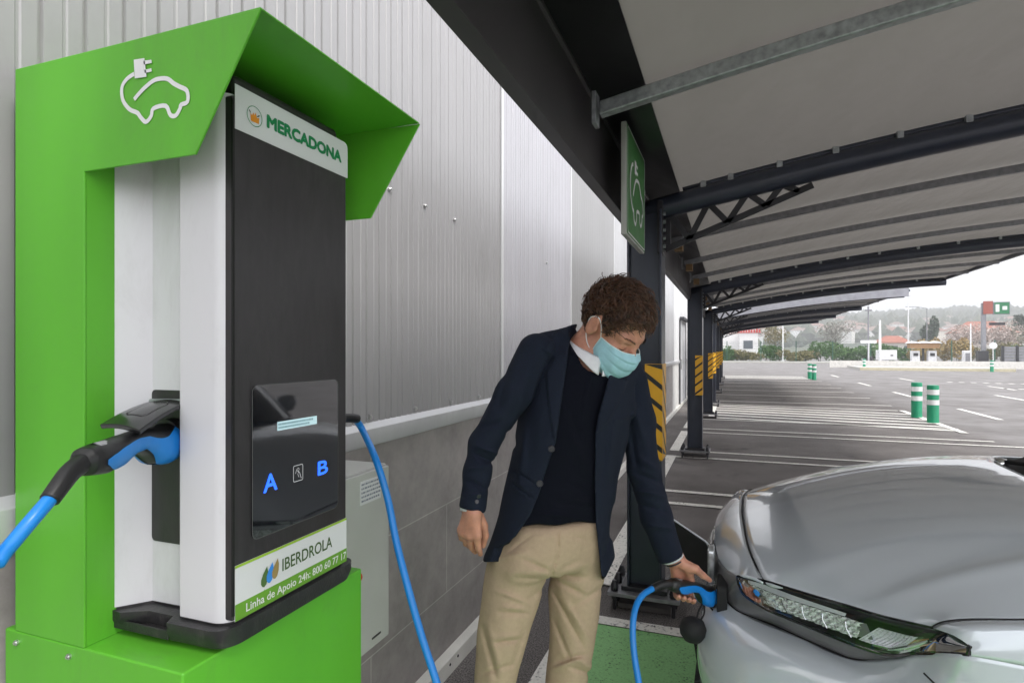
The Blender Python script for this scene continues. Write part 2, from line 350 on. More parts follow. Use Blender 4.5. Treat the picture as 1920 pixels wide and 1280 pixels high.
for y, z in [(1.9, 2.05), (2.17, 2.05), (2.45, 2.05), (3.9, 2.05)] + [(1.45 + .32 * k, 1.212) for k in range(9)]:
    b_ = MB(); b_.tube([(XW - .002, y, z), (XW + .008, y, z)], .009, 8); b_.tube([(XW + .008, y, z), (XW + .013, y, z)], .005, 6); b_.build('screw', m_bolt, bld)
dr = MB().box(XW - .05, XW + .02, 15.2, 17.0, .09, 2.18).build('door', mat('white_door', (.62, .62, .64), .5, .1), bld)
MB().box(XW + .02, XW + .03, 15.1, 15.2, .09, 2.2).box(XW + .02, XW + .03, 17, 17.1, .09, 2.2).box(XW + .02, XW + .12, 15.1, 17.1, 2.2, 2.26).build('door_frame', mat('dark_frame', (.05, .05, .06), .5), dr)
MB().box(XW + .02, XW + .05, 15.35, 15.4, .95, 1.2).build('door_handle', m_bolt, dr)
MB().box(-1.5, XW - .012, -4, 44, 1.2, 5.3).build('inner_wall', m_trim, bld)
MB().box(-1.55, XW + .05, -4, 44, 5.2, 5.5).build('roof_edge', mat('roof_edge', (.2, .2, .22), .5), bld)

# ------------------------------------------------------------------ membrane carport
m_navy = mat('navy_steel', (.030, .036, .055), .34, .1, var=.12, scale=6, spec=.55, dirt=.35, dcol=(.085, .085, .09), dscale=6)
m_black = mat('black_steel', (.018, .017, .021), .38, .1, var=.12, scale=6)
m_galv = mat('galvanised_steel', (.36, .38, .39), .45, .65, var=.25, scale=45, rvar=.15, detail=2)
m_galvd = mat('galvanised_purlin', (.25, .25, .26), .5, .6, var=.2, scale=30, rvar=.15)
def membrane_mat():
    m = bpy.data.materials.new('canopy_membrane'); m.use_nodes = True; n = m.node_tree.nodes; l = m.node_tree.links; p = n['Principled BSDF']
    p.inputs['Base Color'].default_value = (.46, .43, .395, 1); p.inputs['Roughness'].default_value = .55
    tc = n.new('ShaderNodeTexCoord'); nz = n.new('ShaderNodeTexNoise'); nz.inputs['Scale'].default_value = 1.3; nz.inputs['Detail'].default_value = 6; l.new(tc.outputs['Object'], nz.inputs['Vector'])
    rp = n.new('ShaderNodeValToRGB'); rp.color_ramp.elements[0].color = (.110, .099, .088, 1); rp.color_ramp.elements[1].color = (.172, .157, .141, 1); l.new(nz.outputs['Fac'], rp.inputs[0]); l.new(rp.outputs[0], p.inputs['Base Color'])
    t = n.new('ShaderNodeBsdfTranslucent'); t.inputs[0].default_value = (.5, .47, .43, 1)
    mx = n.new('ShaderNodeMixShader'); mx.inputs[0].default_value = .12; l.new(p.outputs[0], mx.inputs[1]); l.new(t.outputs[0], mx.inputs[2]); l.new(mx.outputs[0], n['Material Output'].inputs[0])
    n2 = n.new('ShaderNodeTexNoise'); n2.inputs['Scale'].default_value = 3.0; n2.inputs['Detail'].default_value = 3; mp = n.new('ShaderNodeMapping'); mp.inputs['Scale'].default_value = (1, .45, 1); mp.inputs['Rotation'].default_value = (0, 0, .7)
    l.new(tc.outputs['Object'], mp.inputs[0]); l.new(mp.outputs[0], n2.inputs['Vector'])
    bp = n.new('ShaderNodeBump'); bp.inputs['Strength'].default_value = .6; bp.inputs['Distance'].default_value = .07; l.new(n2.outputs['Fac'], bp.inputs['Height']); l.new(bp.outputs[0], p.inputs['Normal'])
    return m
m_mem = membrane_mat()
def zc(x):
    t = x + .35
    return 2.325 + .19 * t - .019 * t * t
def hazard_mats():
    return mat('hazard_yellow', (.80, .42, .02), .45, var=.05), mat('hazard_black', (.02, .02, .022), .45)
def make_post(name, Y, parent, sgn):
    x0, x1 = -.545, -.355; h = .095
    p = MB()
    # H section: two flanges facing +-Y... flanges in X, web between
    p.box(x0, x0 + .012, Y - h, Y + h, .13, zc(x1) - .10).box(x1 - .012, x1, Y - h, Y + h, .13, zc(x1) - .10).box(x0 + .012, x1 - .012, Y - .055, Y + .055, .13, zc(x1) - .10)
    o = p.build('post', m_navy, parent, bevel=.003)
    bp = MB().prism(rrect(x0 - .10, x1 + .10, Y - .16, Y + .16, .01), 2, .085, .105).build('base_plate', m_galvd, o, bevel=.002)
    MB().box(x0 - .03, x1 + .03, Y - .11, Y + .11, .105, .13).build('base_collar', m_black, o, bevel=.004)
    for sx in (x0 - .065, x1 + .065):
        for sy in (-.12, 0, .12):
            bl = MB(); bl.cyl((sx, Y + sy), .011, .0, .16, 10); bl.cyl((sx, Y + sy), .021, .105, .125, 6); bl.cyl((sx, Y + sy), .024, .125, .158, 12, r2=.012); bl.cyl((sx, Y + sy), .021, .062, .085, 6)
            bl.build('anchor_bolt', m_black, o)
    MB().box(x0 - .05, x1 + .05, Y - .1, Y + .1, .0, .03).build('grout_pad', mat('grout', (.09, .08, .075), .9), o, bevel=.006)
    my, mk = hazard_mats(); xm = (x0 + x1) / 2 + .005
    yb = MB().box(xm, x1 - .013, Y - h - .003, Y - .056, .84, 1.37).box(xm, x1 + .003, Y - h - .006, Y - h - .003, .84, 1.37).box(x1 + .001, x1 + .004, Y - h, Y + h, .84, 1.37).build('hazard_band', my, o)
    # diagonal stripes wrapping the corner
    st = MB(); H = .53
    for k in range(-1, 6):
        z = .84 + k * .115
        def cz(a): return min(max(a, .842), 1.368)
        s1 = sgn
        y = Y - h - .0075
        wA, wB = xm, x1 + .003
        zA, zB = (z, z - .075 * s1); q = [(wA, cz(zA)), (wB, cz(zB)), (wB, cz(zB + 0.030)), (wA, cz(zA + 0.030))]
        if q[3][1] - q[0][1] > .002 or q[2][1] - q[1][1] > .002:
            st.add([(a, y, b) for a, b in q], [(0, 1, 2, 3)])
        zC = zB - .15 * s1; x = x1 + .0055; r = [(Y - h, cz(zB)), (Y + h, cz(zC)), (Y + h, cz(zC + 0.030)), (Y - h, cz(zB + 0.030))]
        if r[3][1] - r[0][1] > .002 or r[2][1] - r[1][1] > .002: st.add([(x, a, b) for a, b in r], [(0, 1, 2, 3)])
    st.build('hazard_stripe', mk, yb)
    return o
def truss(Y, parent):
    g = MB(); t = .016; xa, xb = -.345, .40
    zt = lambda x: zc(x) - .115 - .0
    zb = lambda x: zt(xa) - .20 + (x - xa) / (xb - xa) * (zt(xb) - zt(xa) + .16)
    def q(a, b, w): g.bar((a[0], Y, a[1]), (b[0], Y, b[1]), t, w, up=(0, 0, 1)) if abs(b[0] - a[0]) > .002 else g.box(a[0] - w / 2, a[0] + w / 2, Y - t / 2, Y + t / 2, min(a[1], b[1]), max(a[1], b[1]))
    q((xa, zt(xa)), (xb, zt(xb)), .03); q((xa, zb(xa)), (xb, zb(xb)), .034); q((xa + .012, zb(xa)), (xa + .012, zt(xa)), .035)
    xs = [xa + .02, xa + .13, xa + .23, xa + .33, xa + .43, xa + .52, xa + .60, xa + .68]
    up = True
    for a, b in zip(xs[:-1], xs[1:]):
        q((a, zt(a) if up else zb(a)), (b, zb(b) if up else zt(b)), .032); up = not up
    g.build('bracket', m_black, parent, bevel=.0015)
    MB().box(xa - .035, xa - .006, Y - .09, Y + .09, zb(xa) - .03, zt(xa) + .06).build('end_plate', m_black, parent, bevel=.002)
    for k in range(5):
        for s in (-1, 1):
            MB().tube([(xa - .006, Y + s * .06, zb(xa) + .01 + k * .045), (xa + .008, Y + s * .06, zb(xa) + .01 + k * .045)], .011, 6).build('bolt', m_galv, parent)
def carport(label, ya, yb, posts, endcap=False, xr=3.78):
    root = thing('carport', label, 'carport', (-.45, posts[0], 0))
    for i, Y in enumerate(posts):
        make_post('post', Y, root, 1 if Y < 4 else -1)
        if Y > 0:
            p = [(x, Y, zc(x) - .075) for x in np.linspace(-.50, xr - .02, 30)]
            tb = MB().tube(p, .062, 16).build('arched_beam', m_navy, root, smooth=True)
            MB().tube([(x, Y + .0, zc(x) - .006) for x in np.linspace(-.25, xr - .05, 26)], .017, 8).build('keder_rail', m_navy, tb, smooth=True)
            for x in (-.14, .0, .24, .5, .78, 1.06, 1.36, 1.7, 2.1, 2.5, 2.9, 3.3):
                MB().box(x - .014, x + .014, Y - .045, Y - .012, zc(x) - .03, zc(x) + .004).build('clip', m_galv, tb)
            truss(Y, root)
    ys = []
    for a, b in zip(posts[:-1], posts[1:]): ys += [a + (b - a) * k / 4 for k in (1, 2, 3)]
    ys += [y for y in ([posts[0] - 1.25, ] if ya < posts[0] - 1.3 else [])]
    ys += [y for y in ([posts[-1] + 1.25] if yb > posts[-1] + 1.3 else [])]
    if ya < 1: ys = [y for y in ys if y > posts[0]] + [2.0, .95, ya + .05]
    for y in ys:
        near = y < 2.6
        m = MB(); X = np.linspace(-.42, xr - .04, 24); hh = .050; ww = .021
        for s_ in (0,):
            V = []; 
            for x in X:
                z = zc(x) - .012
                V += [(x, y - ww, z), (x, y + ww, z), (x, y + ww, z - hh), (x, y - ww, z - hh)]
            Fc = []
            for i in range(len(X) - 1):
                for k in range(4): Fc.append((4 * i + k, 4 * i + (k + 1) % 4, 4 * i + 4 + (k + 1) % 4, 4 * i + 4 + k))
            Fc += [(0, 1, 2, 3), tuple(4 * (len(X) - 1) + k for k in (3, 2, 1, 0))]
            m.add(V, Fc)
        m.build('purlin', m_galv if near else m_galvd, root, bevel=.006)
        MB().box(-.445, -.43, y - .03, y + .03, zc(-.42) - .09, zc(-.42) + .02).build('purlin_plate', m_galv if near else m_galvd, root, bevel=.002)
        if not near: MB().box(-.40, -.34, y - .05, y + .05, zc(-.38) - .12, zc(-.38) - .06).build('purlin_cleat', mat('rusty_cleat', (.20, .12, .05), .7, .2), root)
    # membrane, slightly slack between the purlins
    sup = sorted([ya, yb] + [Y for Y in posts if ya <= Y <= yb] + ys)
    def mem(a, b):
        y = ya + (yb - ya) * a; x = -.27 + (xr + .27) * b; sag = 0
        for p_, q_ in zip(sup[:-1], sup[1:]):
            if p_ <= y <= q_ and q_ - p_ > .05: t = (y - p_) / (q_ - p_); sag = .028 * 4 * t * (1 - t)
        return (x, y, zc(x) + .008 + sag * min(1, (x + .27) * 2.5))
    MB().grid(mem, max(40, int((yb - ya) * 9)), 30).build('membrane', m_mem, root, smooth=True)
    # rear gutter beam along the building side
    MB().prism([(-.55, 2.12), (-.50, 2.12), (-.50, 2.405), (-.49, 2.41), (-.49, 2.425), (-.55, 2.425)], 1, ya, yb).build('rear_beam', mat('brown_black_steel', (.045, .040, .043), .42, .1, var=.15, scale=3), root, bevel=.002)
    MB().prism([(-.549, 2.4255), (-.42, 2.4255), (-.27, zc(-.27) + .006), (-.27, zc(-.27) + .03), (-.41, 2.46), (-.549, 2.46)], 1, ya, yb).build('gutter', m_black, root, bevel=.002)
    MB().tube([(xr, ya, zc(xr) + .0), (xr, yb, zc(xr) + .0)], .032, 10).build('front_rail', m_navy, root)
    if endcap:
        m = MB(); X = np.linspace(-.3, xr, 20); V = []
        for x in X: V += [(x, ya - .02, zc(x) + .10), (x, ya - .02, zc(x) - .13), (x, ya + .02, zc(x) - .13), (x, ya + .02, zc(x) + .10)]
        Fc = []
        for i in range(len(X) - 1):
            for k in range(4): Fc.append((4 * i + k, 4 * i + (k + 1) % 4, 4 * i + 4 + (k + 1) % 4, 4 * i + 4 + k))
        Fc += [(0, 1, 2, 3), tuple(4 * (len(X) - 1) + k for k in (3, 2, 1, 0))]
        m.add(V, Fc).build('end_fascia', mat('grey_fascia', (.30, .30, .33), .4, .2), root)
    return root
carport('near membrane carport on navy posts sheltering the silver car', 0.2, 13.3, [3.4, 8.3, 13.1])
carport('second membrane carport standing farther along the wall behind the near one', 15.6, 30.2, [15.9, 20.6, 25.3, 30.0], True)

# ------------------------------------------------------------------ hanging charging sign
sg = thing('charging_sign', 'green charging sign with white car and plug symbol hanging beside the first post', 'sign', (-.40, 2.7, 2.1))
m_sg = mat('sign_green', (.055, .20, .05), .45, var=.05); m_white = mat('white_vinyl', (.78, .78, .78), .5, var=.03)
A = onX(1175.5, 226, -.40); B = onX(1209, 476, -.40); sy0, sy1 = A.y, B.y; sz1 = A.z; sz0 = B.z
MB().box(-.425, -.402, sy0, sy1, sz0, sz1).build('sign_box', mat('sign_back', (.45, .45, .42), .5), sg, bevel=.004)
MB().box(-.402, -.400, sy0 + .008, sy1 - .008, sz0 + .008, sz1 - .008).build('sign_face', m_sg, sg)
def ribbonX(pts, wd, X, name, m, parent, closed=False):
    V, Fc = strip2d(pts, wd, closed); return MB().add([(X, a, b) for a, b in V], Fc).build(name, m, parent)
def car_symbol(w_):    # outline points in unit square, (0..1, 0..1): car body with wheel notches and cable
    body = [(.22, .42), (.30, .55), (.40, .66), (.52, .70), (.66, .70), (.74, .64), (.82, .57), (.93, .53), (.985, .46), (.985, .36), (.93, .32), (.90, .31), (.88, .22), (.80, .15), (.71, .19), (.68, .30), (.48, .27), (.46, .17), (.38, .08), (.28, .12), (.25, .22), (.20, .23), (.10, .30), (.03, .42), (.02, .56), (.08, .72), (.16, .80), (.22, .82)]
    return smoothpath([(a, b, 0) for a, b in body], 4)
fw = sy1 - sy0; fh = sz1 - sz0
V, Fc = strip2d(rrect(sy0 + .014, sy1 - .014, sz0 + .014, sz1 - .014, .02), .006, True)
MB().add([(-.3985, a, b) for a, b in V], Fc).build('sign_border', m_white, sg)
cs = [(sy0 + fw * (.13 + .74 * p.x), sz0 + fh * (.12 + .72 * p.y)) for p in car_symbol(1)]
ribbonX(cs, .016, -.3984, 'car_symbol', m_white, sg)
pg = MB()
for (a, b, c, d) in ((.33, .45, .68, .86), (.45, .56, .80, .84), (.45, .56, .71, .75)): pg.add([(-.3983, sy0 + fw * (.13 + .74 * y), sz0 + fh * (.12 + .72 * (z + .06))) for y, z in ((a, c), (b, c), (b, d), (a, d))], [(0, 1, 2, 3)])
pg.build('plug_symbol', m_white, sg)
MB().box(-.42, -.41, sy0 + .05, sy0 + .09, sz1, 2.36).box(-.42, -.41, sy1 - .09, sy1 - .05, sz1, 2.36).build('hanger', m_galv, sg)

# ------------------------------------------------------------------ bollards
m_bg = mat('bollard_green', (.01, .26, .13), .4, var=.06); m_bw = mat('bollard_band', (.75, .75, .75), .35, var=.04)
def bollard(x, y, label, s=1):
    r = thing('bollard', label, 'bollard', (x, y, 0), 0, 'green and white flexible bollards')
    b = .10
    MB().lathe((x, y, 0), [(b * 1.02, 0), (b * 1.02, .02), (b, .03), (b, .72), (b * .96, .745), (b * .6, .75)], 20).build('bollard_body', m_bg, r, angle=40)
    for z in (.36, .56): MB().lathe((x, y, z), [(b - .001, 0), (b + .003, .002), (b + .003, .098), (b - .001, .10)], 20).build('reflective_band', m_bw, r, angle=40)
bollard(3.72, 14.75, 'green and white bollard at the hatched marking, left one of the nearest pair')
bollard(3.74, 13.75, 'green and white bollard at the hatched marking, right and nearest of the pair')
bollard(3.64, 32.1, 'small far green and white bollard, left half of the overlapping pair past the bays')
bollard(3.72, 31.2, 'small far green and white bollard, right half of the overlapping pair past the bays')
bollard(9.3, 50.0, 'tiny distant green and white bollard at the left end of the yellow kerb')
bollard(15.9, 46.6, 'tiny distant green and white bollard below the round sign by the dark gate')
# ================================================================== FAR SIDE OF THE CAR PARK
def leaf_mat(name, a, b): return mat(name, a, .6, 0, scale=2.5, col2=b, rvar=.1)
def foliage(name, c, rx, ry, rz, n, size, m, parent, seed=0, flatb=True, lumps=7):
    g = np.random.default_rng(seed); V = []; Fc = []
    cen = [(g.uniform(-.55, .55), g.uniform(-.55, .55), g.uniform(-.3, .75), g.uniform(.35, .62)) for _ in range(lumps)]
    for i in range(n):
        q = cen[g.integers(lumps)]; d = g.normal(size=3); d /= np.linalg.norm(d); r = q[3] * g.uniform(.55, 1.0) ** .6
        p = np.array([q[0] + d[0] * r, q[1] + d[1] * r, q[2] + d[2] * r])
        p = np.array([c[0] + p[0] * rx, c[1] + p[1] * ry, c[2] + p[2] * rz])
        if p[2] < .02: p[2] = g.uniform(.02, .3)
        a = g.normal(size=3); a /= np.linalg.norm(a); b = np.cross(a, g.normal(size=3)); b /= np.linalg.norm(b); s = size * g.uniform(.6, 1.4)
        k = len(V); V += [p - a * s, p + b * s * .6, p + a * s, p - b * s * .6]; Fc.append((k, k + 1, k + 2, k + 3))
    me = bpy.data.meshes.new(name); me.from_pydata([tuple(v) for v in V], [], Fc); me.materials.append(m)
    o = bpy.data.objects.new(name, me); COL.objects.link(o)
    if parent: o.parent = parent; o.matrix_parent_inverse = world_of(parent).inverted()
    return o
lg = leaf_mat('leaf_green', (.045, .11, .025), (.10, .19, .05)); lo = leaf_mat('leaf_olive', (.13, .12, .04), (.24, .20, .09)); lor = leaf_mat('leaf_orange', (.24, .17, .05), (.38, .26, .10))
ld = leaf_mat('leaf_dark', (.02, .045, .02), (.04, .07, .03)); lp = leaf_mat('blossom', (.34, .27, .24), (.50, .42, .38))
m_bark = mat('bark', (.09, .07, .055), .9, bump=.3)
def at_far(u, d): return onD(u, 655, d)
# boundary fence: posts, rails and mesh wire as one thing
fr = thing('boundary_fence', 'thin green mesh fence with posts running behind the far pavement', 'fence', (10, 72, 0))
m_fence = mat('fence_green', (.02, .09, .06), .5)
for k in range(14):
    x = -4 + k * 3.6; MB().box(x - .04, x + .04, 71.96, 72.04, 0, 2.4).build('fence_post', m_fence, fr)
wf = MB()
for k in range(12): wf.box(-4, 46, 71.99, 72.01, .15 + k * .19, .165 + k * .19)
wf.build('fence_wire', m_fence, fr)
blab = {0: 'green', 1: 'olive', 2: 'orange and yellow'}
defs = [(1358, 0, 1.5), (1374, 1, 1.4), (1392, 1, 1.2), (1410, 1, 1.1), (1436, 0, 1.7), (1458, 0, 1.6), (1484, 1, 1.3), (1508, 1, 1.3), (1538, 0, 2.3), (1562, 0, 1.9), (1586, 0, 1.5), (1608, 0, 1.7), (1640, 0, 1.9), (1662, 0, 1.8), (1690, 0, 1.5), (1722, 2, 1.5), (1742, 2, 2.1), (1770, 2, 2.8), (1796, 2, 2.6), (1822, 1, 1.8), (1850, 1, 1.7), (1880, 1, 2.0), (1905, 0, 1.8)]
where = ['at the far left end of the hedge by the post row', 'just right of the leftmost bush', 'below the white building with red sign', 'left of the white lamp post foot', 'right behind the left white building', 'immediately right of the rounded green one', 'right beside the white lamp post', 'left of the tallest green bush', 'tallest in the middle of the hedge', 'right shoulder of the tallest middle bush', 'low in the hedge above the far bollard gap', 'left of the dark lamp pole', 'right of the dark lamp pole', 'behind the white service unit', 'right of the white service unit', 'left of the vacuum station', 'behind the vacuum station', 'biggest of the autumn coloured ones', 'right of the biggest autumn bush', 'left of the totem pole', 'behind the totem pole', 'between totem and dark gate', 'at the right frame edge behind the gate']
for i, (u, k, h) in enumerate(defs):
    p = at_far(u, 66 + (i % 3) * 1.2); c = (p.x, max(p.y, 73.0 + (i % 3) * .6), h * .45)
    b = thing('bush', '%s bush %s' % (blab[k], where[i]), 'bush', (c[0], c[1], 0), 0, 'bushes along the far boundary')
    foliage('foliage', c, 1.5, .9, h * .62, 900, .13, (lg, lo, lor)[k], b, seed=i)
    for t in range(4):
        a = rnd.uniform(-.6, .6); MB().tube([(c[0] + a * .3, c[1], 0), (c[0] + a, c[1], h * .7)], [.03, .012], 5).build('stem', m_bark, b)
def tree(label, u, d, h, crown, m, n, seed, size=.3, trunk=.16, base=.35):
    p = at_far(u, d); t = thing('tree', label, 'tree', (p.x, p.y, 0), 0, 'trees beyond the car park')
    MB().tube(smoothpath([(p.x, p.y, 0), (p.x + .1, p.y, h * .4), (p.x, p.y, h * .85)], 4), [trunk * (1 - .085 * i) for i in range(9)], 8).build('trunk', m_bark, t)
    for k in range(5):
        a = k * 1.3 + seed; z = h * (base + .09 * k); MB().tube([(p.x, p.y, z), (p.x + math.cos(a) * crown * .7, p.y + math.sin(a) * crown * .7, z + h * .22)], [.06, .02], 5).build('limb', m_bark, t)
    foliage('crown', (p.x, p.y, h * (base + 1) / 2), crown, crown, h * (1 - base) / 2 * 1.2, n, size, m, t, seed=seed, lumps=9)
tree('dark conical evergreen tree standing above the vacuum station', 1748, 120, 7.6, 1.1, ld, 900, 31)
tree('dark evergreen tree beside the conical one, slightly smaller', 1737, 122, 6.0, 1.0, ld, 700, 32)
tree('dark tree top above the dark gate near the right frame edge', 1913, 120, 7.8, 1.6, ld, 900, 33)
tree('pale blossoming tree in front of the red roofed house, left', 1812, 85, 4.4, 2.6, lp, 2200, 34, size=.14, base=.2)
tree('pale blossoming tree right of the totem pole', 1868, 86, 4.6, 3.0, lp, 2400, 35, size=.14, base=.2)
tree('greyish bare tree at the right side behind the gate', 1898, 88, 4.6, 3.0, leaf_mat('bare_twigs', (.2, .18, .14), (.3, .27, .2)), 2000, 36, size=.14, base=.2)
tree('pale leafless tree right of the white building with red sign', 1452, 100, 5.5, 2.6, lo, 1100, 37, size=.16)
tree('pale round leafless tree in the middle above the hedge', 1566, 110, 6.4, 3.4, leaf_mat('pale_twigs', (.22, .22, .19), (.33, .32, .28)), 1600, 38, size=.16)
# houses
m_hw = mat('house_wall', (.62, .58, .54), .8, var=.08); m_hr = mat('roof_tiles', (.30, .115, .08), .7, var=.2, scale=3); m_win = mat('house_window', (.08, .09, .11), .2)
m_wb = mat('white_building', (.72, .71, .70), .7)
def house(label, u, d, w, dp, h, rh, wm, rm, z0=0, rz=0, wins=3, group=None, name='house'):
    p = at_far(u, d); x, y = p.x, p.y
    t = thing(name, label, 'house', (0, 0, 0), 0, group)
    T = Matrix.Translation((x, y, z0)) @ Matrix.Rotation(rz, 4, 'Z')
    def put(mb, nm, m, par): mb.v = [tuple(T @ Vector(v)) for v in mb.v]; return mb.build(nm, m, par)
    put(MB().box(-w / 2, w / 2, -dp / 2, dp / 2, -3, h), 'wall', wm, t)
    e = .35; r = MB().add([(-w / 2 - e, -dp / 2 - e, h), (w / 2 + e, -dp / 2 - e, h), (w / 2 + e, dp / 2 + e, h), (-w / 2 - e, dp / 2 + e, h), (-w * .2, 0, h + rh), (w * .2, 0, h + rh)], [(0, 1, 5, 4), (1, 2, 5), (2, 3, 4, 5), (3, 0, 4), (0, 3, 2, 1)])
    rf = put(r, 'roof', rm, t)
    if wins:
        put(MB().box(w * .22, w * .22 + .6, .2, .8, h, h + rh * 1.0), 'chimney', wm, rf)
        for k in range(wins):
            xx = -w / 2 + w * (k + .5) / wins; zz = h * .55
            put(MB().box(xx - w * .07, xx + w * .07, -dp / 2 - .06, -dp / 2 + .05, zz, zz + h * .25), 'window', m_win, t)
    return t
house('large house with red hipped roof rising behind the totem sign', 1838, 118, 10.5, 8, 4.7, 2.4, m_hw, m_hr, rz=-.2)
house('small white house with a low red roof behind the white service unit', 1672, 105, 5, 5, 2.6, 1.3, m_hw, m_hr)
wbp = at_far(1386, 112)
wb = thing('white_building', 'white flat roofed building with red rooftop lettering at the far left', 'building', (wbp.x, wbp.y, 0))
MB().box(wbp.x - 5, wbp.x + 1.0, wbp.y, wbp.y + 10, 0, 4.3).box(wbp.x - .0, wbp.x + 3.2, wbp.y - 3, wbp.y + 6, 0, 4.5).build('wall', m_wb, wb, bevel=.02)
MB().box(wbp.x + .7, wbp.x + 2.3, wbp.y - 3.05, wbp.y - 2.9, 1.6, 3.1).build('window', m_win, wb)
sr = MB(); r2 = random.Random(3)
for k in range(9): sr.box(wbp.x - .3 + k * .45, wbp.x - .0 + k * .45, wbp.y - 3.2, wbp.y - 3.0, 4.55, 5.1 + r2.uniform(0, .25))
sr.box(wbp.x - .4, wbp.x + 3.8, wbp.y - 3.1, wbp.y - 3.02, 4.5, 4.62)
sr.build('roof_lettering', mat('sign_red', (.55, .03, .03), .5), wb)
# hills
def hill(x, y):
    a = math.sin(x * .004 + 1.1) * 9 + math.sin(x * .0113 + .3) * 5 + math.sin(x * .031) * 2.2 + math.sin(x * .083) * 1.2
    t = min(1, max(0, (y - 180) / 750)); t = t * t * (3 - 2 * t)
    sl = .5 + .5 * math.tanh((x - 420) / 420)
    return -1.5 + t * (24 + 48 * sl + a * (.4 + .6 * sl)) + math.sin(x * .02 + y * .013) * 1.5 * t
hm = mat('hill_woodland', (.030, .048, .030), .95, scale=.018, col2=(.11, .12, .07), bump=1, bscale=.08, detail=10)
hl = MB().grid(lambda a, b: (-800 + 2600 * a, 150 + 1000 * b ** 1.2, hill(-800 + 2600 * a, 150 + 1000 * b ** 1.2)), 140, 60).build('hills', hm, smooth=True); tag(hl, kind='structure')
# woodland on the slopes
g = np.random.default_rng(5); V = []; Fc = []
for i in range(8500):
    d = g.uniform(300, 1150); u = g.uniform(1330, 2050); p = at_far(u, d)
    if p.y < 200 or p.y > 1100: continue
    z = hill(p.x, p.y); h = g.uniform(4, 9); r = h * .5; vv = HY - (z + h - CH) / d * F
    if 604 < vv < 648 and g.uniform() < .88: continue
    for k in range(3):
        q = np.array([p.x, p.y, z + h * .5]) + g.normal(size=3) * r * .4; n0 = len(V)
        for a in range(5): V.append(tuple(q + np.array([math.cos(a * 1.2566) * r, math.sin(a * 1.2566) * r * .7, g.uniform(-.4, .2) * h * .4])))
        V.append(tuple(q + np.array([0, 0, h * .5]))); V.append(tuple(q - np.array([0, 0, h * .5])))
        for a in range(5): Fc += [(n0 + a, n0 + (a + 1) % 5, n0 + 5), (n0 + (a + 1) % 5, n0 + a, n0 + 6)]
wd = MB(); wd.v = V; wd.f = Fc; tag(wd.build('woodland', mat('wood_leaf', (.03, .05, .03), .9, scale=.05, col2=(.09, .10, .05)), fixn=False), 'dark wooded slopes covering the far hills', 'woodland', kind='stuff')
cols = [mat('far_house_wall_%d' % i, c, .8) for i, c in enumerate([(.75, .73, .7), (.7, .62, .55), (.8, .8, .8)])]
r3 = random.Random(11); spots = []
side = ['far left', 'left', 'middle left', 'middle', 'middle right', 'right', 'far right']
for i in range(110):
    u = 1362 + i * 5.05 + r3.uniform(-6, 6); v = r3.choice([612, 618, 622, 626, 632, 638, 643, 640, 634]) + r3.uniform(-3, 3) + (6 if u < 1450 else 0)
    # walk along the sight line until it meets the hillside
    for d in range(180, 1100, 6):
        p = onD(u, v, d)
        if hill(p.x, p.y) >= p.z and p.y > 170: break
    else: continue
    z = hill(p.x, p.y) + 2.6; s = 4.2 + d / 110 + r3.uniform(-1, 1.5)
    house('tiny hazy %s house on the %s of the far hillside' % (('pale', 'red roofed', 'white')[i % 3], side[min(6, int((u - 1355) / 80))]), u, d, s * r3.uniform(.9, 1.5), s * .8, s * r3.uniform(.4, .6), s * .2, cols[i % 3], mat('far_red_roof', (.25, .125, .095), .8) if i % 3 == 1 else mat('far_roof', (.24, .17, .145), .8), z0=z, rz=r3.uniform(-.5, .5), wins=0, group='houses on the far hillside')

# ------------------------------------------------------------------ service island
m_wm = mat('white_painted_metal', (.74, .74, .75), .45); m_dk = mat('dark_plastic', (.03, .03, .035), .4); m_gy = mat('grey_metal', (.25, .25, .27), .4, .3)
isl = MB().box(8.6, 17.2, 47.1, 52.5, 0, .18).build('service_island', m_conc); tag(isl, kind='structure')
tag(MB().box(8.5, 17.3, 46.95, 47.1, 0, .19).build('yellow_kerb', mat('kerb_yellow', (.50, .45, .32), .6)), kind='structure')
tag(MB().box(7.5, 20.5, 53.2, 53.5, 0, .55).build('low_white_wall', mat('white_low_wall', (.66, .64, .6), .8)), 'low white wall behind the service island with petrol station units', 'wall')
def P(u, d): q = onD(u, 655, d); return q.x, q.y
def dz(v, d): return CH + (HY - v) / F * d
# lamp posts and masts
for (u, d, vt, nm, lb, m, hd) in [(1468, 66, 605, 'lamp_post', 'white lamp post by the hedge at the left', m_wm, 0), (1628, 52, 583, 'lamp_post', 'dark grey lamp post left of the white service unit', m_gy, 1), (1650, 50, 600, 'mast', 'thick white mast above the white service unit', m_wm, 0),
                              (1703, 70, 555, 'lamp_post', 'tallest slim white lamp post in the middle of the island', m_wm, 1), (1820, 60, 606, 'mast', 'slim white pole left of the totem sign', m_wm, 0), (1738, 90, 578, 'lamp_post', 'thin faint lamp post with curved arm in the distance', m_gy, 2)]:
    x, y = P(u, d); t = thing(nm, lb, 'lamp post' if nm == 'lamp_post' else 'mast', (x, y, 0)); zt = dz(vt, d); r = .10 if m is m_wm and u < 1700 and u > 1640 else .07
    MB().tube([(x, y, .0), (x, y, zt)], [r * 1.2, r * .8], 10).build('pole', m, t); MB().cyl((x, y), r * 2.2, 0, .25, 12).build('pole_base', m, t)
    if hd == 1: MB().box(x - .25, x + .25, y - .15, y + .15, zt, zt + .12).box(x - .06, x + .06, y - .06, y + .06, zt + .12, zt + .4).build('lamp_head', m, t)
    if hd == 2: MB().tube([(x, y, zt), (x - 1.2, y, zt + .25), (x - 2.8, y, zt + .3)], .05, 8).build('lamp_arm', m, t)
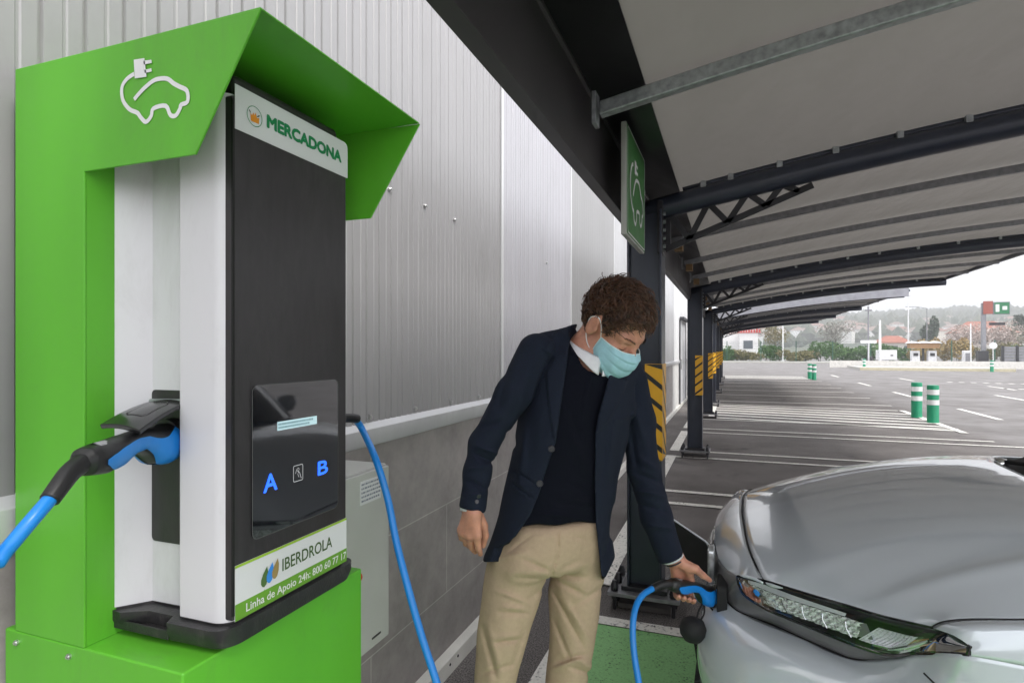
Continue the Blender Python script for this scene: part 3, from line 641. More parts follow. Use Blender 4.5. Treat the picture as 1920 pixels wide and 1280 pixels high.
# white service unit (air and water)
x, y = P(1662, 50); t = thing('service_unit', 'wide white service cabinet with a smaller grey post in front', 'cabinet', (x, y, .18))
MB().box(x - .7, x + .78, y, y + .5, .55, 1.4).box(x - .3, x + .2, y + .1, y + .4, .18, .55).build('cabinet_body', m_wm, t, bevel=.03); MB().box(x - .6, x - .42, y - .02, y + .01, 1.15, 1.28).box(x + .3, x + .5, y - .02, y + .01, .9, 1.0).build('panel', m_dk, t)
# vacuum station with canopy
x, y = P(1731, 50); t = thing('vacuum_station', 'vacuum station with scalloped brown canopy over two white machines', 'vacuum station', (x, y, .18))
cm = MB()
for k in range(3):
    cx = x - .8 + k * .8; cm.prism([(cx - .4, 1.98), (cx - .3, 2.08), (cx, 2.16), (cx + .3, 2.08), (cx + .4, 1.98)], 1, y - .6, y + .6)
cm.build('canopy_top', m_wm, t)
MB().box(x - 1.05, x + 1.05, y - .5, y + .5, 1.55, 1.98).build('canopy_sign_band', mat('brown_band', (.34, .20, .10), .7), t); MB().box(x - .06, x + .06, y - .1, y + .1, .18, 1.55).build('pillar', m_dk, t)
for s in (-.85, .35):
    mb = MB().box(x + s - .05, x + s + .55, y - .25, y + .25, .34, 1.35).build('machine', m_wm, t, bevel=.03); MB().box(x + s + .08, x + s + .42, y - .28, y - .24, .9, 1.15).build('display', m_dk, mb); MB().box(x + s + .05, x + s + .45, y - .2, y + .2, .18, .34).build('machine_foot', m_dk, mb)
x, y = P(1813, 50); t = thing('payment_terminal', 'white payment terminal with dark front left of the totem', 'terminal', (x, y, .18))
MB().box(x - .25, x + .28, y, y + .4, .18, 1.35).build('terminal_body', m_wm, t, bevel=.04); MB().box(x - .1, x + .22, y - .03, y + .01, .3, 1.15).build('terminal_front', m_gy, t)
x, y = P(1632, 50); t = tag(MB().lathe((x, y, .18), [(.17, 0), (.19, .6), (.17, .66), (.05, .7)], 14).build('litter_bin', m_dk, angle=40), 'small dark litter bin at the left end of the island', 'bin')
x, y = P(1629, 48); t = thing('patio_sign', 'flat white sign board on a slim pole at the left of the island', 'sign', (x, y, .18))
MB().tube([(x, y, .18), (x, y, 2.1)], .04, 8).build('pole', m_wm, t); MB().box(x - .6, x + .55, y - .05, y + .05, 1.95, 2.2).build('sign_board', m_wm, t, bevel=.02)
# totem
x, y = P(1844, 47); t = thing('totem_sign', 'tall dark totem pole carrying red and green sign panels and a black strip', 'sign', (x, y, .18))
MB().box(x - .14, x + .14, y - .14, y + .14, .18, dz(568, 47)).build('pole', m_gy, t, bevel=.02); MB().box(x - .42, x + .25, y - .3, y + .3, .18, 1.35).build('pole_base', m_dk, t, bevel=.02)
z1, z0 = dz(567, 47), dz(589, 47)
MB().box(x - .1, x + .5, y - .35, y - .21, z0, z1 + .08).build('red_panel', mat('panel_red', (.30, .08, .06), .5), t)
MB().box(x + .55, x + 1.6, y - .35, y - .1, z0 - .05, z1).build('sign_frame', m_gy, t); gp = MB().box(x + .6, x + 1.55, y - .38, y - .352, z0, z1 - .05).build('green_panel', mat('panel_green', (.02, .17, .07), .5), t)
MB().box(x + .66, x + .9, y - .4, y - .381, z0 + .15, z1 - .2).box(x + 1.1, x + 1.4, y - .4, y - .381, z0 + .3, z1 - .35).build('panel_mark', m_wm, gp); MB().box(x + .3, x + 1.3, y - .3, y - .2, dz(610, 47), dz(605, 47)).build('black_strip', m_dk, t)
x, y = P(1862, 46); t = thing('round_sign', 'round white sign on a thin post right of the totem', 'sign', (x, y, 0))
MB().tube([(x, y, 0), (x, y, 1.5)], .03, 8).build('pole', m_wm, t); MB().tube([(x, y - .06, 1.75), (x, y - .03, 1.75)], .26, 20).build('sign_disc', m_wm, t)
x, y = P(1900, 47); t = thing('dark_gate', 'dark grey slatted gate panels at the right edge of the picture', 'gate', (x, y, 0))
for k in range(4): MB().box(x - .7 + k * .95 - .08, x - .7 + k * .95 + .08, y - .1, y + .1, 0, 1.75).build('gate_post', m_dk, t)
for k in range(3):
    gg = MB()
    for j in range(7): gg.box(x - .61 + k * .95, x + .16 + k * .95, y - .03, y + .03, .1 + j * .23, .3 + j * .23)
    gg.build('slat_panel', m_gy, t)
# ================================================================== CHARGING STATION
m_cg = mat('charger_green', (.108, .435, .028), .36, var=.09, scale=5, stretch=(1, 1, .12), bump=.04, bscale=25, spec=.5, dirt=.35, dcol=(.10, .20, .05), rvar=.12)
m_cw = mat('charger_white', (.66, .655, .67), .30, var=.03, scale=2, spec=.5, dirt=.30, dcol=(.36, .35, .32), dscale=7)
m_cb = mat('charger_black', (.030, .027, .029), .36, var=.2, scale=60, rvar=.14, stretch=(1, 1, .25), bump=.05, bscale=400, dirt=.30, dcol=(.09, .085, .085), dscale=9)
m_bp = mat('tray_black', (.022, .021, .023), .40, var=.2, scale=30, bump=.1, bscale=200, dirt=.6, dcol=(.13, .12, .11), dscale=14)
m_glass = mat('screen_glass', (.006, .007, .010), .04, var=.05, rvar=0, spec=.9, coat=1)
cs_ = thing('charging_station', 'green framed white and black electric car charging point beside the metal wall', 'charging station', (-.9, .88, 0))
Y0, Y1 = .654, 1.112
MB().prism([(-1.195, 0), (-.773, 0), (-.773, .962), (-1.195, .962)], 1, Y0, Y1).build('base_box', m_cg, cs_, bevel=.004)
MB().box(-1.165, -.9905, Y0 + .0042, Y1 - .0042, .9627, 1.9330).build('rear_column', m_cg, cs_)
# hood: thin folded sheet; two side cheeks and a sloping roof
side = [(-1.1655, .9625), (-.990, .9625), (-.990, 1.7405), (-.748, 1.7405), (-.624, 1.933), (-1.1655, 1.9365)]
for (a, b) in ((Y0, Y0 + .004), (Y1 - .004, Y1)): MB().prism(side, 1, a, b).build('side_sheet', m_cg, cs_, bevel=.001)
MB().box(-1.165, -.626, Y0 + .002, Y1 - .002, 1.9335, 1.9365).build('hood_roof', m_cg, cs_, bevel=.001)
# housing section (x,y), extruded upwards
YA, YB = .722, 1.036; ymid = (YA + YB) / 2
half = [(-1.0, YA - .016), (-.990, YA - .017), (-.955, YA + .026), (-.866, YA + .028), (-.864, YA + .004), (-.856, YA - .002)] + [(-.785 + .03 * math.sin(a), YA + .030 - .032 * math.cos(a)) for a in np.linspace(0, math.pi / 2, 9)]
far = [(x, 2 * ymid - y) for x, y in half][::-1]
MB().prism(half + far, 2, 1.008, 1.865).build('housing', m_cw, cs_, angle=28)
XF = -.7515
MB().box(XF - .03, XF, YA + .0055, YB - .010, 1.012, 1.860).build('front_panel', m_cb, cs_, bevel=.003)
MB().box(-1.0, -.762, YA + .02, YB - .02, 1.8655, 1.905).build('housing_top', m_cb, cs_, bevel=.012)
MB().prism(rrect(YA + .004, YB - .004, 1.80, 1.893, .02), 0, XF - .035, XF - .0305).build('front_panel_top', m_cb, cs_)
MB().box(XF - .002, XF + .0012, YA + .0052, YA + .0092, 1.02, 1.855).build('panel_gap', mat('gap_black', (.004, .004, .004), .6), cs_)
# tray
tr = [(-1.0, YA - .020), (-.97, YA - .022), (-.93, YA + .0), (-.875, YA + .0), (-.862, YA - .022), (-.775, YA - .020)] + [(-.770 + .026 * math.sin(a), YA + .018 - .036 * math.cos(a)) for a in np.linspace(.2, math.pi / 2, 7)]
trf = [(x, 2 * ymid - y) for x, y in tr][::-1]
low = [(x + (.0), y) for x, y in tr + trf]
tm = MB(); n = len(low); tm.add([(x * .985 - .0145, ymid + (y - ymid) * .955, .9725) for x, y in low] + [(x, y, .988) for x, y in low] + [(x, y, 1.0045) for x, y in low],
    [tuple(range(n))[::-1], tuple(range(2 * n, 3 * n))] + [(k * n + i, k * n + (i + 1) % n, (k + 1) * n + (i + 1) % n, (k + 1) * n + i) for k in (0, 1) for i in range(n)])
to = tm.build('tray', m_bp, cs_, angle=30)
MB().box(-.985, -.785, YA + .02, YB - .02, .9626, .9724).build('foot_frame', m_cb, cs_)
MB().prism([(x * .99 - .008, ymid + (y - ymid) * .985) for x, y in half + far], 2, 1.0046, 1.0079).build('housing_seal', m_cb, cs_)
for sgn in (1, -1):
    yy = YA + .010 if sgn == 1 else 2 * ymid - YA - .010
    MB().box(-.985, -.866, min(yy, yy - sgn * .028), max(yy, yy - sgn * .028), .974, .982).box(-.99, -.985, min(yy, yy - sgn * .028), max(yy, yy - sgn * .028), .974, .994).box(-.99, -.863, min(yy - sgn * .026, yy - sgn * .029), max(yy - sgn * .026, yy - sgn * .029), .974, .990).build('tray_lip', m_bp, to, bevel=.002)
def fY(u, v): p = onX(u, v, XF); return p.y, p.z
# upper label
c = [fY(441, 163), fY(659, 271), fY(659, 335), fY(441, 247)]
ya, yb = YA + .010, YB - .007
zt = (onX(441, 163, XF).z + onX(655, 268, XF).z) / 2; zb = (onX(441, 247, XF).z + onX(655, 332, XF).z) / 2
m_lab = mat('label_white', (.70, .70, .72), .35, var=.02)
MB().prism([(ya, zb), (yb, zb)] + arc(yb - .012, zt - .012, .012, 0, 90, 6) + [(ya, zt)], 0, XF, XF + .0012).build('name_label', m_lab, cs_)
EX, EZ = (0, 1, 0), (0, 0, 1)
m_mg = mat('letter_green', (.005, .22, .075), .4, var=.02)
p0 = fY(500, 241); p1 = fY(638, 304)
zl = (fY(500, 240)[1] + fY(638, 303)[1]) / 2; h_ = ((fY(500, 221)[1] - fY(500, 240)[1]) + (fY(636, 281)[1] - fY(636, 303)[1])) / 2
text_mesh('MERCADONA', 'store_lettering', m_mg, cs_, (XF + .0012, p0[0], zl), EX, EZ, h_, p1[0] - p0[0], bold=.08, thick=.0006)
# basket emblem: circle with orange basket
cy, cz_ = fY(476, 219); R = .0165
V, Fc = strip2d([(cy + R * math.cos(a), cz_ + R * math.sin(a)) for a in np.linspace(0, 2 * math.pi, 33)[:-1]], .0012, True)
em = MB().add([(XF + .0018, a, b) for a, b in V], Fc).build('emblem_ring', m_mg, cs_)
MB().add([(XF + .0019, cy + a * R, cz_ + b * R) for a, b in [(-.5, -.6), (.55, -.6), (.62, .05), (.3, -.05), (.15, .45), (-.05, .1), (-.2, .35), (-.35, .0), (-.58, .15)]], [tuple(range(9))]).build('emblem_basket', mat('emblem_orange', (.75, .27, .015), .5), em)
MB().add([(XF + .0021, cy + a * R, cz_ + b * R) for a, b in [(.25, .05), (.5, .12), (.75, .35), (.45, .28), (-.8, .35), (-.5, .1), (-.55, .28), (-.7, .45)]], [(0, 1, 2, 3), (4, 5, 6, 7)]).build('emblem_leaf', mat('emblem_dark', (.03, .06, .03), .5), em)
# lower label
zt = (onX(441, 1060, XF).z + onX(650, 970, XF).z) / 2; zb = onX(445, 1166, XF).z
zb = (zb + onX(650, 1047, XF).z) / 2
MB().box(XF, XF + .0012, ya, yb - .004, zb, zt).build('support_label', m_lab, cs_)
m_lg = mat('label_green', (.14, .34, .03), .45, var=.05); hz_ = zt - zb
MB().box(XF + .0012, XF + .0017, ya, yb - .004, zb, zb + hz_ * .30).build('label_stripe', m_lg, cs_)
MB().box(XF + .0012, XF + .0017, ya, yb - .004, zt - hz_ * .045, zt).build('label_edge', mat('label_lime', (.30, .50, .03), .45), cs_)
yl = fY(457, 1140)[0]; yr = fY(645, 1040)[0]
text_mesh('Linha de Apoio 24h: 800 60 77 17', 'support_lettering', mat('letter_white', (.8, .8, .8), .5, var=0), cs_, (XF + .0017, yl + .003, zb + hz_ * .085), EX, EZ, hz_ * .155, (yr - yl), bold=.012, thick=.0006)
text_mesh('IBERDROLA', 'supplier_lettering', mat('letter_dark_green', (.06, .12, .03), .45, var=0), cs_, (XF + .0012, fY(528, 1070)[0], zb + hz_ * .50), EX, EZ, hz_ * .245, fY(621, 1020)[0] - fY(528, 1070)[0], bold=.012, thick=.0006)
yc0 = fY(504, 1070)[0]
for k, (col, nm) in enumerate([((.10, .38, .05), 'green'), ((.04, .26, .75), 'blue'), ((.80, .28, .02), 'orange')]):
    o = yc0 - .0125 + k * .0125; z = zb + hz_ * (.55 + .03 * k); s = .0165
    pts = [(0, -1.0), (.42, -.8), (.72, -.25), (.78, .4), (.55, 1.05), (.2, .75), (-.25, .35), (-.6, -.15), (-.62, -.6), (-.35, -.9)]
    MB().add([(XF + .0019 + k * .0003, o + a * s * .72, z + b * s) for a, b in pts], [tuple(range(len(pts)))]).build('leaf_emblem', mat('leaf_' + nm, col, .4, var=.04, scale=40), cs_)
MB().box(XF + .0015, XF + .0019, yc0 - .0125, yc0 - .0118, zb + hz_ * .18, zb + hz_ * .32).build('emblem_stalk', m_lg, cs_)
# screen
sa, sb = fY(471, 720)[0], fY(632, 712)[0]; zt = (fY(471, 722)[1] + fY(632, 711)[1]) / 2; zb2 = (fY(471, 1010)[1] + fY(632, 952)[1]) / 2
MB().prism(rrect(sa, sb, zb2, zt, .012), 0, XF, XF + .0022).build('screen', m_glass, cs_, angle=30)
V, Fc = strip2d(rrect(sa, sb, zb2, zt, .012), .0014, True); MB().add([(XF + .0024, a, b) for a, b in V], Fc).build('screen_edge', mat('screen_edge', (.10, .10, .10), .4), cs_)
em_b = mat('blue_glow', (.02, .05, .3), .4, emit=(.02, .13, 1.0), estr=.8)
def lit(txt, uv0, uv1, h):
    (a, z0_), (b, z1_) = fY(*uv0), fY(*uv1); text_mesh(txt, 'lit_letter', em_b, cs_, (XF + .0024, a, (z0_ + z1_) / 2), EX, EZ, h, b - a, bold=.03)
lit('A', (492, 922), (517, 917), .0300); lit('B', (594, 890), (612, 886), .0265)
a0, z0_ = fY(518, 806); a1, z1_ = fY(592, 795); z2_ = fY(518, 781)[1]
dsp = MB().box(XF + .0024, XF + .0028, a0, a1, (z0_ + z1_) / 2, (z0_ + z1_) / 2 + .0155).build('lcd_display', mat('lcd', (.42, .55, .58), .4, emit=(.5, .72, .8), estr=.22), cs_)
lt = MB(); r5 = random.Random(2)
for row in (0, 1):
    y = a0 + .002
    while y < a1 - .012 - .01 * row: w_ = r5.uniform(.001, .0022); lt.box(XF + .0029, XF + .003, y, y + w_, (z0_ + z1_) / 2 + .009 - row * .006, (z0_ + z1_) / 2 + .0125 - row * .006); y += w_ + .0009
lt.build('lcd_text', mat('lcd_ink', (.12, .25, .3), .5), dsp)
# card reader mark
a, zc0 = fY(557, 886); ic = mat('icon_grey', (.55, .55, .56), .4, emit=(.5, .5, .55), estr=.15)
V, Fc = strip2d(rrect(a - .0125, a + .0125, zc0 - .0145, zc0 + .0145, .003), .0011, True); MB().add([(XF + .0026, p, q) for p, q in V], Fc).build('card_symbol', ic, cs_)
hand = [(-.007, .0), (-.0045, .006), (.0, .0095), (.003, .007), (.0005, .003), (.004, .0), (.006, -.005), (.0075, -.010), (.010, -.010)]
V, Fc = strip2d(hand, .0011); MB().add([(XF + .0026, a + p, zc0 + q) for p, q in V], Fc).build('hand_symbol', ic, cs_)
V, Fc = strip2d([(-.003, .006), (.001, .001), (-.001, -.002), (.002, -.008)], .0009); MB().add([(XF + .0027, a + p, zc0 + q) for p, q in V], Fc).build('finger_symbol', ic, cs_)
# socket panels on both sides
pa = onY(287, 730, YA + .027); pb = onY(355, 1022, YA + .027)
for s in (1, -1):
    yy = YA + .0285 if s == 1 else 2 * ymid - YA - .0285
    MB().prism([(x, z) for x, z in (arc(pa.x + .008, pb.z + .008, .008, 180, 270, 4) + [(-.868, pb.z), (-.868, pa.z)] + arc(pa.x + .008, pa.z - .008, .008, 90, 180, 4))], 1, min(yy, yy - s * .004), max(yy, yy - s * .004)).build('socket_panel', m_cb, cs_)
m_gb = mat('gloss_black', (.012, .012, .013), .22, var=.1, scale=30)
SKT = onY(322, 822, YA + .02)        # socket centre, side A
SKB = Vector((SKT.x, 2 * ymid - SKT.y, SKT.z))
for s, c in ((1, SKT), (-1, SKB)):
    MB().tube([(c.x, c.y + s * .006, c.z), (c.x, c.y - s * .012, c.z)], [.036, .034], 24).build('socket', m_bp, cs_, angle=40)
# raised flap, side A
fl = MB(); h0 = onY(296, 757, YA - .0); 
A_, B_ = onY(283, 756, YA + .02), onY(352, 757, YA + .02)
C_, D_ = onY(262, 811, YA - .100), onY(188, 800, YA - .100)
def flapgrid(u_, v_):
    a = A_.lerp(B_, u_); b = D_.lerp(C_, u_); p = a.lerp(b, v_); return p + Vector((0, 0, .004 * math.sin(math.pi * u_) + .004 * math.sin(math.pi * v_)))
fo = MB().grid(flapgrid, 8, 8).build('socket_flap', m_gb, cs_, smooth=True, solid=.008, bevel=.002)
V, Fc = strip2d(rrect(.22, .74, .18, .72, .1), .02, True); MB().add([tuple(flapgrid(a, b) + Vector((0, 0, .0052))) for a, b in V], Fc).build('flap_relief', m_bp, fo)
MB().tube([A_ + Vector((0, .0, .004)), B_ + Vector((0, 0, .004))], .0045, 8).build('flap_hinge', m_galv, fo)
# hood car symbol and green fixings
ky = Y0 - .0006
def hx(u, v): p = onY(u, v, ky); return p.x, p.z
cx0, cz0 = hx(226, 225); cx1, cz1 = hx(356, 140)
sym = [(252, 187), (262, 175), (275, 162), (292, 150), (313, 148), (326, 157), (337, 163), (351, 171), (352, 191), (340, 197), (338, 204), (330, 217), (320, 216), (311, 199), (288, 204), (284, 218), (274, 229), (264, 220), (258, 212), (243, 205), (231, 188), (229, 165), (238, 149), (252, 139)]
sp_ = smoothpath([(*hx(u, v), 0) for u, v in sym], 4)
V, Fc = strip2d([(p.x, p.y) for p in sp_], .0068); MB().add([(a, ky - .0005, b) for a, b in V], Fc).build('car_symbol', m_white, cs_)
pl = MB()
for q in ([(252, 113), (272, 110), (276, 145), (254, 148)], [(270, 115), (285, 113), (286, 119), (271, 122)], [(272, 132), (285, 129), (286, 135), (273, 138)]): pl.add([(hx(u, v)[0], ky - .0012, hx(u, v)[1]) for u, v in q], [(0, 1, 2, 3)])
pl.build('plug_symbol', m_white, cs_)
for u, v in ((33, 1203), (131, 1229)):
    p = onY(u, v, Y0); MB().tube([(p.x, Y0, p.z), (p.x, Y0 - .0035, p.z)], .005, 8).tube([(p.x, Y0 - .0035, p.z), (p.x, Y0 - .006, p.z)], .0028, 6).build('rivet', m_bolt, cs_)
st_ = MB().tube([(-.80, Y1, .93), (-.80, Y1 + .012, .93)], .010, 16).build('stop_button_base', m_galv, cs_); MB().tube([(-.80, Y1 + .012, .93), (-.80, Y1 + .026, .93)], [.014, .011], 18).build('stop_button', mat('button_red', (.6, .02, .015), .35), st_, angle=40)

# ------------------------------------------------------------------ connectors (plug body + blue grip inlay) and cables
m_pb = mat('connector_black', (.010, .010, .011), .42, var=.15, scale=60, bump=.05, bscale=300)
m_blue = mat('cable_blue', (.007, .20, .62), .36, var=.04, scale=10)
m_cable = mat('charging_cable_blue', (.008, .205, .62), .36, var=.04, scale=14)
def scurve(x, X, Y):
    i = min(max(int(np.searchsorted(X, x)) - 1, 0), len(X) - 2); t = min(max((x - X[i]) / (X[i + 1] - X[i]), 0), 1); p0 = Y[max(i - 1, 0)]; p1, p2 = Y[i], Y[i + 1]; p3 = Y[min(i + 2, len(Y) - 1)]
    return .5 * (2 * p1 + (p2 - p0) * t + (2 * p0 - 5 * p1 + 4 * p2 - p3) * t * t + (3 * p1 - p0 - 3 * p2 + p3) * t ** 3)
def connector(parent, tip, back, upv, L=.235, sc=1.0, boot=None):
    """tip = face that meets the socket, back = cable end; upv = upwards in the plug's own plane"""
    tip = Vector(tip); back = Vector(back); X_ = (back - tip); Ln = X_.length; X_.normalize(); up_ = Vector(upv); up_ = (up_ - X_ * up_.dot(X_)).normalized(); sd_ = X_.cross(up_)
    def P_(x, z, y=0): return tip + X_ * (x * Ln) + up_ * (z * sc) + sd_ * (y * sc)
    # centre line offset z(x) and half heights: nose ring drops, handle waves
    xs = [0, .02, .10, .20, .30, .40, .52, .66, .80, .90, .96, 1.0]
    zc_ = [-.004, -.004, -.006, -.004, .006, .012, .010, .003, -.001, .0, .0, .0]
    hh = [.031, .034, .034, .031, .023, .0175, .0175, .0225, .0235, .022, .020, .013]
    ww = [.031, .034, .034, .030, .024, .021, .021, .0235, .0235, .0225, .020, .013]
    def ring(i, k, e=0):
        t = k; x = np.interp(i, range(len(xs)), xs); a = 2 * math.pi * t
        z = np.interp(x, xs, zc_); h = np.interp(x, xs, hh) + e; w_ = np.interp(x, xs, ww) + e
        ca, sa_ = math.cos(a), math.sin(a); ex_ = .8
        return P_(x, z + h * abs(sa_) ** ex_ * (1 if sa_ >= 0 else -1), w_ * abs(ca) ** ex_ * (1 if ca >= 0 else -1))
    m = MB(); nI, nK = 45, 28
    V = [ring(i / (nI - 1) * 11, k / nK) for i in range(nI) for k in range(nK)]
    Fc = [(i * nK + k, i * nK + (k + 1) % nK, (i + 1) * nK + (k + 1) % nK, (i + 1) * nK + k) for i in range(nI - 1) for k in range(nK)]
    Fc += [tuple(range(nK))[::-1], tuple((nI - 1) * nK + k for k in range(nK))]
    m.add(V, Fc); body = m.build('connector_body', m_pb, parent, angle=50)
    # blue inlays on both flanks, following the handle's waist
    for s in (0, 1):
        def inl(u_, v_):
            x = .035 + .86 * u_
            i = np.interp(x, xs, range(len(xs)))
            lo = scurve(x, [.03, .08, .2, .3, .42, .55, .7, .82, .9], [-.235, -.24, -.22, -.16, -.12, -.14, -.15, -.10, -.03])
            hi = scurve(x, [.03, .08, .2, .3, .42, .55, .7, .82, .9], [.15, .14, .07, .03, .05, .07, .06, .03, .0])
            k = (lo + (hi - lo) * v_) * 1.0
            return ring(i, k if s == 0 else .5 - k, .0014)
        MB().grid(inl, 60, 9).build('grip_inlay', m_blue, body, smooth=True)
    bp_ = smoothpath([P_(.97, 0)] + (boot or [P_(1.06, 0), P_(1.18, -.001), P_(1.30, -.004)]), 6)
    MB().tube(bp_, list(np.linspace(.0145 * sc, .0112, len(bp_))), 18).build('strain_relief', m_pb, body, smooth=True)
    mk_ = MB(); mk_.add([P_(.76 + .12 * a, .0245 - abs(b) * .004, b * .012) for a, b in ((0, -1), (1, -1), (1, 0), (0, 0), (1, 1), (0, 1))], [(0, 1, 2, 3), (3, 2, 4, 5)]).build('rating_sticker', mat('sticker_grey', (.3, .3, .32), .4, var=.5, scale=300), body)
    return body, (Vector(boot[-1]) * .8 + Vector(boot[-2]) * .2 if boot else P_(1.25, -.003))
ca = thing('charging_cable', 'blue charging cable plugged into the left side socket and leaving the frame at left', 'cable', tuple(SKT), 0, 'blue charging cables')
tipA = Vector((SKT.x, SKT.y - .012, SKT.z)); 
backA = onY(150, 868, .53)
ob, endA = connector(ca, tipA, backA, (0, 0, 1), sc=.94, boot=[onY(133, 884, .515), onY(114, 908, .497), onY(93, 937, .480)])
d_ = (endA - tipA).normalized()
cp = [endA, onY(62, 972, .458), onY(28, 1012, .440), onY(-5, 1055, .425), onY(-70, 1170, .39), (-.75, .33, .3), (-.8, .2, .03), (-.4, -.3, .02), (.6, -.8, .02)]
MB().tube(smoothpath(cp, 10), .0086, 14).build('cable', m_cable, ca, smooth=True)

# ------------------------------------------------------------------ wall cabinet
cb_ = thing('wall_cabinet', 'light grey electrical cabinet mounted on the stone tiles behind the charger', 'cabinet', (-1.1, 1.4, .6))
m_cab = mat('cabinet_grey', (.50, .50, .48), .45, var=.04)
xb = -1.0; p1 = onX(730, 868, xb); p2 = onX(730, 1190, xb)
MB().box(-1.2, xb - .012, 1.12, p1.y, p2.z, p1.z).build('cabinet_body', m_cab, cb_, bevel=.003)
cd = MB().box(xb - .0105, xb, 1.122, p1.y - .002, p2.z + .004, p1.z - .006).build('cabinet_door', m_cab, cb_, bevel=.003)
MB().box(xb, xb + .0015, 1.43, 1.535, 1.0, 1.068).build('warning_label', m_lab, cd)
tl = MB()
for r_ in range(5):
    y = 1.435
    while y < 1.525: w_ = r5.uniform(.003, .012); tl.box(xb + .0016, xb + .0018, y, y + w_, 1.008 + r_ * .012, 1.013 + r_ * .012); y += w_ + .003
tl.build('label_print', mat('print_grey', (.2, .22, .28), .5), cd)
MB().box(xb, xb + .002, 1.49, 1.535, p2.z + .03, p2.z + .035).build('maker_plate', m_cb, cd)
# ================================================================== CAR (nose towards the wall, near side = its left side)
YC = 2.42
m_paint = mat('car_paint_silver', (.60, .645, .69), .19, .16, var=.015, scale=2, rvar=0, spec=.5, coat=1)
m_clad = mat('grey_bumper_band', (.17, .165, .17), .34, .2, var=.05, scale=40, coat=.3)
m_blk = mat('gloss_black_trim', (.008, .008, .009), .12, var=.05, rvar=0, coat=1)
m_rub = mat('rubber_black', (.007, .007, .008), .75, var=.2, scale=30)
m_lens = bpy.data.materials.new('clear_lens'); m_lens.use_nodes = True
_n = m_lens.node_tree.nodes; _l = m_lens.node_tree.links; _g = _n.new('ShaderNodeBsdfGlossy'); _g.inputs['Roughness'].default_value = .02
_t = _n.new('ShaderNodeBsdfTransparent'); _t.inputs[0].default_value = (.93, .95, .95, 1); _f = _n.new('ShaderNodeFresnel'); _f.inputs[0].default_value = 1.5
_m = _n.new('ShaderNodeMixShader'); _l.new(_f.outputs[0], _m.inputs[0]); _l.new(_t.outputs[0], _m.inputs[1]); _l.new(_g.outputs[0], _m.inputs[2]); _l.new(_m.outputs[0], _n['Material Output'].inputs[0])
m_chr = mat('reflector_chrome', (.75, .76, .76), .10, 1.0, var=.05, rvar=.03, scale=20)
m_autog = mat('car_glass', (.010, .013, .014), .03, var=.0, rvar=0, spec=.9, coat=1)
car = thing('car', 'silver grey electric car parked nose to the wall with cable in its front charging port', 'car', (1.9, YC, 0))
def W(u, v, z): p = onZ(u, v, z); return (p.x, YC - p.y, p.z)
def cr(pts, n):
    """smooth resampling of a control polyline to n points, by control index"""
    P = np.array(pts, float); k = len(P); t = np.linspace(0, k - 1, n); out = []
    for q in t:
        i = min(int(q), k - 2); f = q - i; p0 = P[max(i - 1, 0)]; p1 = P[i]; p2 = P[i + 1]; p3 = P[min(i + 2, k - 1)]
        if i == 0: p0 = 2 * p1 - p2
        if i + 2 > k - 1: p3 = 2 * p2 - p1
        out.append(.5 * ((2 * p1) + (p2 - p0) * f + (2 * p0 - 5 * p1 + 4 * p2 - p3) * f * f + (3 * p1 - p0 - 3 * p2 + p3) * f ** 3))
    return np.array(out)
def panel(rows, name, m, parent, both=False, mirror=True, solid=0, skip=None, **kw):
    """rows: array [j][i][3] in car coordinates (x, w, z); mirrored about the centre line if asked"""
    R = np.array(rows); obs = []
    for s in ((1, -1) if mirror else (1,)):
        V = [(p[0], YC - s * p[1], p[2]) for r in R for p in r]; nj, ni = R.shape[:2]
        Fc = []
        for j in range(nj - 1):
            for i in range(ni - 1):
                if skip is not None and skip(R[j, i] * .5 + R[j + 1, i + 1] * .5): continue
                a = j * ni + i; q = (a, a + 1, a + ni + 1, a + ni); Fc.append(q if s == 1 else q[::-1])
        if both: obs.append((V, Fc)); continue
        mb = MB(); mb.v = V; mb.f = Fc; obs.append(mb.build(name, m, parent, smooth=True, fixn=False, solid=solid, **kw))
    if both:
        mb = MB(); mb.add(*obs[0]); mb.add(*obs[1])
        o = mb.build(name, m, parent, smooth=True, fixn=False)
        bm = bmesh.new(); bm.from_mesh(o.data); bmesh.ops.remove_doubles(bm, verts=bm.verts, dist=.0004); bmesh.ops.recalc_face_normals(bm, faces=bm.faces); bm.to_mesh(o.data); bm.free()
        if solid: md = o.modifiers.new('solid', 'SOLIDIFY'); md.thickness = solid; md.offset = -1
        return o
    return obs
# --- measured feature curves (x back from nose, w out from centre, height)
shut = [(.042, 0, .825), (.046, .18, .822), (.0535, .35, .812), (.070, .48, .799), W(1434, 1090, .785)]
hl_top = [W(1383, 1080, .772), W(1434, 1089, .785), W(1486, 1105, .790), W(1538, 1121, .795), W(1590, 1136, .800), W(1642, 1152, .806), W(1695, 1165, .812), W(1745, 1176, .820), W(1786, 1183, .829), (.475, .917, .822)]
hl_bot = [W(1385, 1094, .745), W(1397, 1116, .722), W(1434, 1140, .716), W(1473, 1157, .714), W(1512, 1173, .714), W(1564, 1194, .715), W(1616, 1214, .717), W(1670, 1228, .724), W(1721, 1224, .748), (.470, .919, .805)]
lip = [(-.062, 0, .748), (-.058, .16, .747), (-.040, .33, .745), (-.012, .44, .752), hl_top[0]]
band_t = lip[:4] + [hl_top[0]] + hl_bot[:8]
band_l = [(-.052, 0, .648), (-.050, .16, .648), (-.045, .32, .65), W(1350, 1110, .662), W(1356, 1119, .661), W(1364, 1128, .660), W(1382, 1144, .656), W(1410, 1156, .655), W(1447, 1169, .656), W(1490, 1189, .659), W(1545, 1213, .662), W(1603, 1235, .668), W(1680, 1236, .706)]
